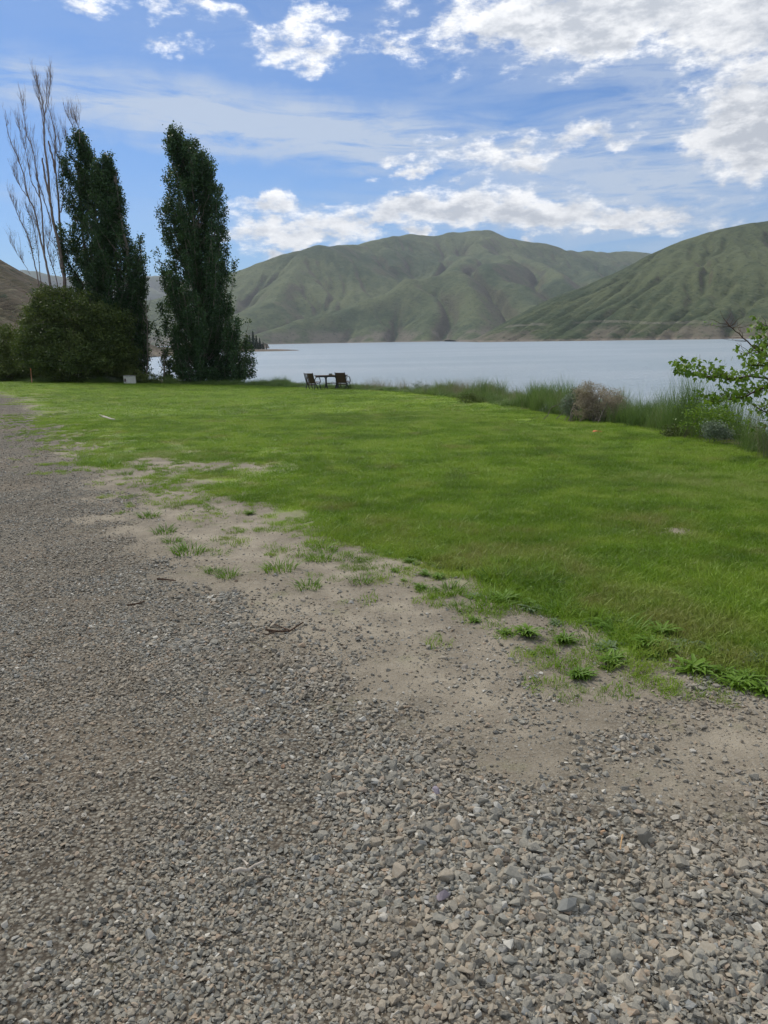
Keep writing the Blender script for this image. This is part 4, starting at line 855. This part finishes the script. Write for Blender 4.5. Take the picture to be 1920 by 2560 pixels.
bush('sagebrush', 1240, 905, e_[1]+1.1, [(1242, 862, 20, 24, 0), (1232, 880, 20, 20, 0), (1342, 882, 12, 18, 0)], M_sage, 'grey-green shrub just left of the dry pinkish bush', 'shrub', .036, 8000, 52, 8, .35, .05)
e_ = gp(1540, 965)
bush('green_shrub', 1530, 945, e_[1]+1.2, [(1510, 893, 20, 12, 0), (1545, 895, 26, 14, 0), (1520, 912, 30, 12, 0), (1560, 915, 22, 14, 0)], M_box, 'leafy green shrub in the bank grass under the overhanging branches', 'shrub', .050, 1500, 53, 12, .6, .13)
bush('grey_shrub', 1540, 955, gp(1540, 962)[1]+.25, [(1540, 928, 24, 16, 0), (1562, 938, 18, 12, 0)], M_sage, 'grey-green weed mound nearest the camera on the right bank', 'shrub', .04, 2600, 54, 6, .35, .05)
# bare saplings between the poplars
for q, (dx, y0, y1, lb) in enumerate(((318, 822, 650, 'thin bare sapling trunk between the poplars, taller one'), (355, 822, 745, 'short thin bare stem close to the right poplar'))):
    b0 = at(dx, y0, 56.5); b0[2] = float(zat(b0[0], b0[1])); top = at(dx-3, y1, 56.5)-b0; root = empty('bare_sapling', b0); tag(root, lb, 'sapling')
    tb = MB(); cu = curve((0, 0, 0), top, (.05, 0, 0), 8, .03); tb.tube(cu, np.linspace(.075, .02, 8), 6); obj('trunk', tb.mesh('trunk', M_bark, True), root)
    tb = MB()
    for i in range(16):
        j = int(rng.integers(1, 7)); s0 = cu[j]; L = rng.uniform(.4, 1.1); sg = rng.choice([-1, 1]); tb.tube(curve(s0, s0+np.array([sg*.45*L, rng.normal(0, .1), L]), (sg*.15, 0, 0), 5, .02), np.linspace(.02, .006, 5), 3, cap=False)
    obj('branches', tb.mesh('branches', M_bark, True), root)

# overhanging tree on the right
def right_tree():
    d0 = 11.5; r = np.random.default_rng(9); f = lambda x_, y_, dd=0: at(x_, y_, d0+dd)
    b0 = f(1800, 1010, .8); b0[2] = float(zat(b0[0], b0[1]))-.1; root = empty('overhanging_tree', b0); tag(root, 'bright green broadleaf tree reaching in over the bank at the right edge', 'tree')
    tb = MB(); bb = MB(); L_ = []
    tb.tube([np.array([0, 0, 0]), f(1795, 900, .6)-b0, f(1780, 780, .5)-b0, f(1790, 620, .5)-b0], [.11, .09, .06, .03], 8)
    brs = [([(1790, 900), (1700, 835), (1640, 812), (1590, 818), (1540, 815), (1510, 812), (1490, 805), (1468, 797)], 0, 1), ([(1785, 800), (1720, 780), (1659, 770), (1620, 745), (1590, 715), (1568, 700)], .4, .25),
           ([(1790, 860), (1720, 840), (1659, 838), (1620, 850), (1600, 860), (1560, 862), (1535, 870)], -.4, 1), ([(1785, 780), (1720, 740), (1670, 735), (1640, 760), (1610, 765)], .2, .7),
           ([(1790, 930), (1740, 905), (1690, 890), (1650, 893), (1620, 870)], .2, .9), ([(1785, 840), (1710, 800), (1670, 795), (1640, 790), (1600, 790)], .6, 1), ([(1790, 700), (1730, 680), (1690, 700), (1650, 712)], 0, .35),
           ([(1790, 900), (1720, 890), (1670, 905), (1648, 930)], -.3, .9), ([(1785, 800), (1740, 760), (1700, 770), (1660, 780)], -.5, 1), ([(1795, 820), (1850, 780), (1920, 760)], 0, 1), ([(1795, 760), (1860, 700), (1900, 640)], .5, 1), ([(1790, 700), (1740, 620), (1720, 560)], .8, .7)]
    for pts, dd, lf in brs:
        P = np.array([f(a, b, dd+.1*math.sin(i*2)) for i, (a, b) in enumerate(pts)])-b0; n = len(P)*3; t = np.linspace(0, len(P)-1, n); C_ = np.stack([np.interp(t, np.arange(len(P)), P[:, k]) for k in range(3)], -1)
        C_[1:-1] = (C_[:-2]+2*C_[1:-1]+C_[2:])/4+r.normal(0, .008, (n-2, 3)); bb.tube(C_, np.linspace(.022, .004, n), 5)
        for i in range(int(n*1.6)):
            j = int(r.integers(n//4, n)); s0 = C_[j]; L = r.uniform(.12, .38); v_ = r.normal(0, 1, 3); v_[2] = abs(v_[2])*.5+.1; v_ /= np.linalg.norm(v_); cu = curve(s0, s0+v_*L, (0, 0, -.02), 4, .01, r); bb.tube(cu, np.linspace(.005, .002, 4), 3, cap=False)
            if r.uniform() < lf:
                m_ = int(r.integers(6, 13)); tt = r.integers(1, 4, m_); L_.append(cu[tt]+r.normal(0, .045, (m_, 3)))
    obj('trunk', tb.mesh('trunk', M_bark, True), root); obj('branches', bb.mesh('branches', M_twig, True), root)
    P = np.concatenate(L_); n = len(P)
    # three-lobed leaves: centre blade and two side blades
    a = r.normal(0, .6, (n, 3)); a[:, 2] -= .7; a /= np.linalg.norm(a, axis=1)[:, None]; b = np.cross(a, r.normal(0, 1, (n, 3))); b /= np.linalg.norm(b, axis=1)[:, None]
    s = r.uniform(.045, .085, n)[:, None]
    def lobe(d_, e_, s_): return np.stack([P, P+d_*s_*.55+e_*s_*.28, P+d_*s_, P+d_*s_*.55-e_*s_*.28], 1)
    v_ = np.stack([lobe(a, b, s), lobe(a*.6+b*.8, b*.6-a*.8, s*.7), lobe(a*.6-b*.8, -b*.6-a*.8, s*.7)], 1).reshape(-1, 3)
    me = make_mesh('leaves', v_, quad=np.arange(12*n).reshape(-1, 4), mat=M_box); at_ = me.attributes.new('tint', 'FLOAT', 'POINT'); at_.data.foreach_set('value', np.repeat(r.uniform(0, 1, n), 12).astype(np.float32))
    obj('leaves', me, root)
right_tree()

# ------------------------------------------------------------------ spit with conifers far across the water
M_far = mat_leaf('far_conifer', [(.25, (.020, .040, .022)), (.5, (.030, .055, .028)), (.8, (.045, .07, .035))], .1, .8, .05)
b = MB(); th = np.linspace(0, 2*math.pi, 40, endpoint=False); c0 = at(536, 758, 600)
ring = lambda s_, z_: [(c0[0]+s_*40*math.cos(t)*(1+.08*math.sin(5*t)), c0[1]+s_*22*math.sin(t), z_) for t in th]
vv = ring(1.0, WATER-.5)+ring(.93, WATER+.5)+ring(.6, WATER+1.3)+[(c0[0], c0[1], WATER+1.8)]
ff = [(k*40+i, k*40+(i+1) % 40, (k+1)*40+(i+1) % 40, (k+1)*40+i) for k in range(2) for i in range(40)]+[(80+i, 80+(i+1) % 40, 120) for i in range(40)]
tag(obj('low_point', make_mesh('low_point', vv, f=ff, mat=M_hillb, smooth=True)), kind='structure')
far_me = []
for s_ in range(4):
    r = np.random.default_rng(80+s_); Hh = 1.0; n = 420; t = r.uniform(.06, 1, n); rad = .17*(1-t)**.7*r.uniform(.3, 1.1, n); th_ = r.uniform(0, 6.28, n)
    P = np.stack([rad*np.cos(th_), rad*np.sin(th_), t], -1); o = leaf_cloud('crown', P, .085, M_far, seed=s_, aspect=.8); far_me.append(o.data); bpy.data.objects.remove(o)
tk = MB(); tk.tube([(0, 0, 0), (0, 0, .9)], [.02, .006], 5); tkm = tk.mesh('trunk', M_bark)
spots = [(548, 756, 14), (555, 757, 11), (562, 758, 9), (569, 758, 6), (576, 758, 3.5), (541, 756, 11), (534, 756, 12)]
far_lb = ['tallest pointed tree on the far low point, just right of the poplar', 'second tallest pointed tree on the far low point', 'middle-sized pointed tree in the middle of the far low point', 'short pointed tree on the far low point next to the smallest', 'smallest pointed tree at the outer tip of the far low point', 'pointed tree on the far point showing at the edge of the poplar leaves', 'far pointed tree mostly behind the poplar leaves']
for q, (dx, dy, Hh) in enumerate(spots):
    p = at(dx, dy, 596+3*(q % 4)); root = empty('far_conifer', (p[0], p[1], WATER+1.2), q); root.scale = (Hh*.9, Hh*.9, Hh); tag(root, far_lb[q], 'tree', 'pointed trees on the low point across the water')
    obj('crown', far_me[q % 4], root); obj('trunk', tkm, root)

# ------------------------------------------------------------------ garden furniture
M_iron = mat_plain('black_iron', (.012, .012, .014), .45, .2, 30, spec=.5); M_slat = mat_wood('brown_slats', (.11, .070, .048), (.055, .036, .028)); M_slat2 = mat_wood('weathered_slats', (.21, .17, .14), (.12, .095, .08))
def rotx(a): c_, s_ = math.cos(a), math.sin(a); return ((1, 0, 0), (0, c_, -s_), (0, s_, c_))
def garden_chair(base, rz, label, gaps, slats_x=None):
    root = empty('garden_chair', base, rz); tag(root, label, 'chair', 'garden chairs at the table')       # chair faces +Y
    W = .56; rec = R(17)
    nS = 6; sw = W/nS
    for k in range(nS):
        x_ = -W/2+sw*(k+.5); wd = sw-.006-(.034 if k in gaps else 0)
        b = MB(); b.box((0, 0, 0), (wd, .022, .60)); o = obj('back_slat', b.mesh('back_slat', M_slat), root); o.location = (x_, -.27-.075, .64); o.rotation_euler = (rec, 0, 0)
    for k in range(4):
        b = MB(); b.box((0, 0, 0), (W, .085, .022)); o = obj('seat_slat', b.mesh('seat_slat', M_slat2), root); o.location = (0, -.17+k*.105, .40+.012*k); o.rotation_euler = (.10, 0, 0)
    b = MB(); b.box((0, -.215, .29), (W, .02, .07)); obj('rear_rail', b.mesh('rear_rail', M_slat), root)
    for sx in (-1, 1):
        X_ = sx*(W/2+.02); b = MB(); b.tube([(X_, -.47, .95), (X_, -.36, .62), (X_, -.26, .36), (X_, -.30, .16), (X_, -.38, 0)], .027, 6); obj('leg', b.mesh('rear_leg', M_iron, True), root)
        b = MB(); b.tube([(X_, -.26, .36), (X_, -.10, .34), (X_, .12, .38), (X_, .24, .42)], .025, 6); b.tube([(X_, -.20, .35), (X_, -.10, .18), (X_, .02, 0)], .025, 6); b.tube([(X_, .15, .39), (X_, .19, .20), (X_, .26, 0)], .025, 6); obj('leg', b.mesh('front_leg', M_iron, True), root)
        b = MB(); b.tube([(X_, -.30, .44), (X_, -.27, .58), (X_, -.20, .67), (X_, -.08, .70), (X_, .10, .69), (X_, .18, .62), (X_, .22, .50), (X_, .24, .42)], .025, 6); obj('armrest', b.mesh('armrest', M_iron, True), root)
def furniture():
    pl = gp(706, 841); depth = pl[1]
    f = lambda u, v=670: gp((740+u/10.37)*S, (910+v/10.37)*S)
    L = f(470); L[2] = float(zat(L[0], L[1])); garden_chair((L[0]-.02, depth-.35, L[2]), R(-33), 'slatted garden chair with missing-looking gaps in its back, left of the table', (0, 1))
    Rr = f(1215); garden_chair((Rr[0]+.02, depth-.25, L[2]), R(-24), 'slatted garden chair with a solid-looking back, right of the table', ())
    c_ = f(885); root = empty('garden_table', (c_[0]+.0, depth+.35, L[2]), R(2)); tag(root, 'dark garden table with bowed iron legs on the lawn edge', 'table')
    px = depth/FPX/10.37; WT = (1315-455)*px
    for k in range(5):
        b = MB(); b.box((0, 0, 0), (WT, .125, .03)); o = obj('table_slat', b.mesh('table_slat', M_slat), root); o.location = (0, -.27+k*.135, .745)
    b = MB(); b.box((0, -.30, .695), (WT*.92, .03, .065)); b.box((0, .30, .695), (WT*.92, .03, .065)); obj('apron', b.mesh('apron', M_iron), root)
    for sx in (-1, 1):
        for sy in (-1, 1):
            xc = sx*.30; Y_ = sy*.27; b = MB()
            b.tube([(xc-.14, Y_, .70), (xc-.055, Y_, .66), (xc-.015, Y_, .56), (xc-.012, Y_, .34), (xc-.03, Y_, .16), (xc-.10, Y_, 0)], .027, 6)
            b.tube([(xc+.14, Y_, .70), (xc+.055, Y_, .66), (xc+.015, Y_, .56), (xc+.012, Y_, .34), (xc+.03, Y_, .16), (xc+.07, Y_, 0)], .027, 6)
            obj('leg', b.mesh('leg', M_iron, True), root)
    b = MB(); b.box((0, 0, .31), (.62, .30, .035)); obj('lower_shelf', b.mesh('lower_shelf', M_slat), root)
    # small planter on the table
    r2 = empty('planter_box', (c_[0]+(878-885)*px, depth+.15, L[2]+.761)); tag(r2, 'small weathered grey-green planter box on the garden table', 'planter')
    b = MB(); w, d, h = .19, .13, .10
    for (cx_, cy_, sx_, sy_) in ((0, -d/2, w, .015), (0, d/2, w, .015)): b.box((cx_, cy_, h/2), (sx_, sy_, h))
    for cx_ in (-w/2+.0075, w/2-.0075): b.box((cx_, 0, h/2), (.015, d-.015, h))
    b.box((0, 0, .008), (w-.03, d-.015, .014)); obj('box', b.mesh('box', mat_plain('planter_wood', (.19, .19, .13), .8, .3, 40)), r2)
    b = MB(); b.box((0, 0, .075), (w-.034, d-.02, .02)); obj('soil', b.mesh('soil', mat_plain('planter_soil', (.10, .09, .05), .9)), r2)
    r3 = MB(); r3.tube([(0, 0, 0), (0, 0, .025), (0, 0, .05)], [.05, .055, .035], 10); o = obj('small_dish', r3.mesh('small_dish', mat_plain('dish_cream', (.45, .40, .28), .6)), loc=(c_[0]+(940-885)*px, depth+.1, L[2]+.761)); tag(o, 'small cream dish beside the planter on the table', 'dish')
furniture()

# white box by the lawn edge
def white_box():
    p = gp(281, 829); p[2] = float(zat(p[0], p[1])); root = empty('utility_box', p, R(-22)); tag(root, 'small white weathered box with a dark opening at the edge of the lawn', 'box')
    mw = mat_plain('weathered_white', (.74, .72, .66), .75, .3, 6); mdk = mat_plain('dark_inside', (.03, .02, .02), .9); w, d, h = .60, .55, .55; t = .03
    b = MB()
    b.box((w/2-t/2, 0, h/2), (t, d, h)); b.box((-w/2+t/2, 0, h/2), (t, d, h)); b.box((0, d/2-t/2, h/2), (w-2*t, t, h)); b.box((0, 0, t/2), (w-2*t, d-2*t, t))
    b.box((w*.15, -d/2+t/2, h/2), (w*.60, t, h)); b.box((-w*.30, -d/2+t/2, h*.14), (w*.3-.002, t, h*.26)); b.box((-w*.30, -d/2+t/2, h*.84), (w*.3-.002, t, h*.32)); obj('shell', b.mesh('shell', mw), root)
    b = MB(); b.box((0, 0, h+.012), (w+.06, d+.06, .022), ((1, 0, .05), (0, 1, 0), (-.05, 0, 1))); obj('lid', b.mesh('lid', mat_plain('lid_grey', (.30, .29, .27), .8)), root)
    b = MB(); b.box((-w*.35, -d/2+.05, h*.5), (w*.19, .02, .045)); obj('red_panel', b.mesh('red_panel', mat_plain('faded_red', (.26, .07, .06), .7)), root)
white_box()
# marker stake
p = gp(80*S, 958*S); p[2] = float(zat(p[0], p[1])); root = empty('marker_stake', p); tag(root, 'thin orange-pink marker stake at the left end of the lawn', 'stake')
b = MB(); b.tube([(0, 0, -.05), (.01, 0, .5), (.025, 0, .88)], .028, 6); obj('post', b.mesh('post', mat_plain('faded_orange', (.62, .27, .17), .7, .15, 10), True), root)
b = MB(); b.tube([(.025, 0, .88), (.029, 0, 1.02)], .030, 6); obj('painted_tip', b.mesh('painted_tip', mat_plain('bright_orange', (.75, .22, .10), .6, .1, 10), True), root)
# orange flag scrap on the lawn
p = gp(1290, 936); b = MB(); b.add([(-.10, 0, .03), (.0, -.03, .055), (.12, .01, .03), (.09, .09, .035), (-.05, .10, .05), (-.10, 0, .022), (.0, -.03, .046), (.12, .01, .022), (.09, .09, .027), (-.05, .10, .042)], [(0, 1, 4), (1, 2, 3, 4), (5, 9, 6), (6, 9, 8, 7), (0, 5, 6, 1), (1, 6, 7, 2), (2, 7, 8, 3), (3, 8, 9, 4), (4, 9, 5, 0)])
tag(obj('orange_scrap', b.mesh('orange_scrap', mat_plain('orange_scrap', (.65, .16, .05), .6)), loc=(p[0], p[1], float(zat(p[0], p[1])))), 'small orange scrap lying on the mown grass near the dry bush', 'litter')
# concrete strip showing through the lawn at left
for (pts, lb) in (([(247, 1039), (262, 1042), (277, 1048), (290, 1052), (278, 1051), (260, 1046)], 'pale flat stone slab showing through the lawn near the road'),):
    pp = [gp(a*S/S*1.0 if False else a*S, b_*S) for a, b_ in pts]; o0 = pp[0]; b = MB(); n = len(pp)
    top = [(q[0]-o0[0], q[1]-o0[1], float(zat(q[0], q[1]))-o0[2]+.040) for q in pp]; b.add(top+[(a, b_, c_-.15) for a, b_, c_ in top], [tuple(range(n)), tuple(reversed(range(n, 2*n)))]+[(i, (i+1) % n, n+(i+1) % n, n+i) for i in range(n)])
    tag(obj('stone_slab', b.mesh('stone_slab', mat_plain('pale_slab', (.42, .38, .32), .85, .3, 15)), loc=o0), lb, 'slab')

print('EDGE', [tuple(round(float(v), 1) for v in e) for e in edge])
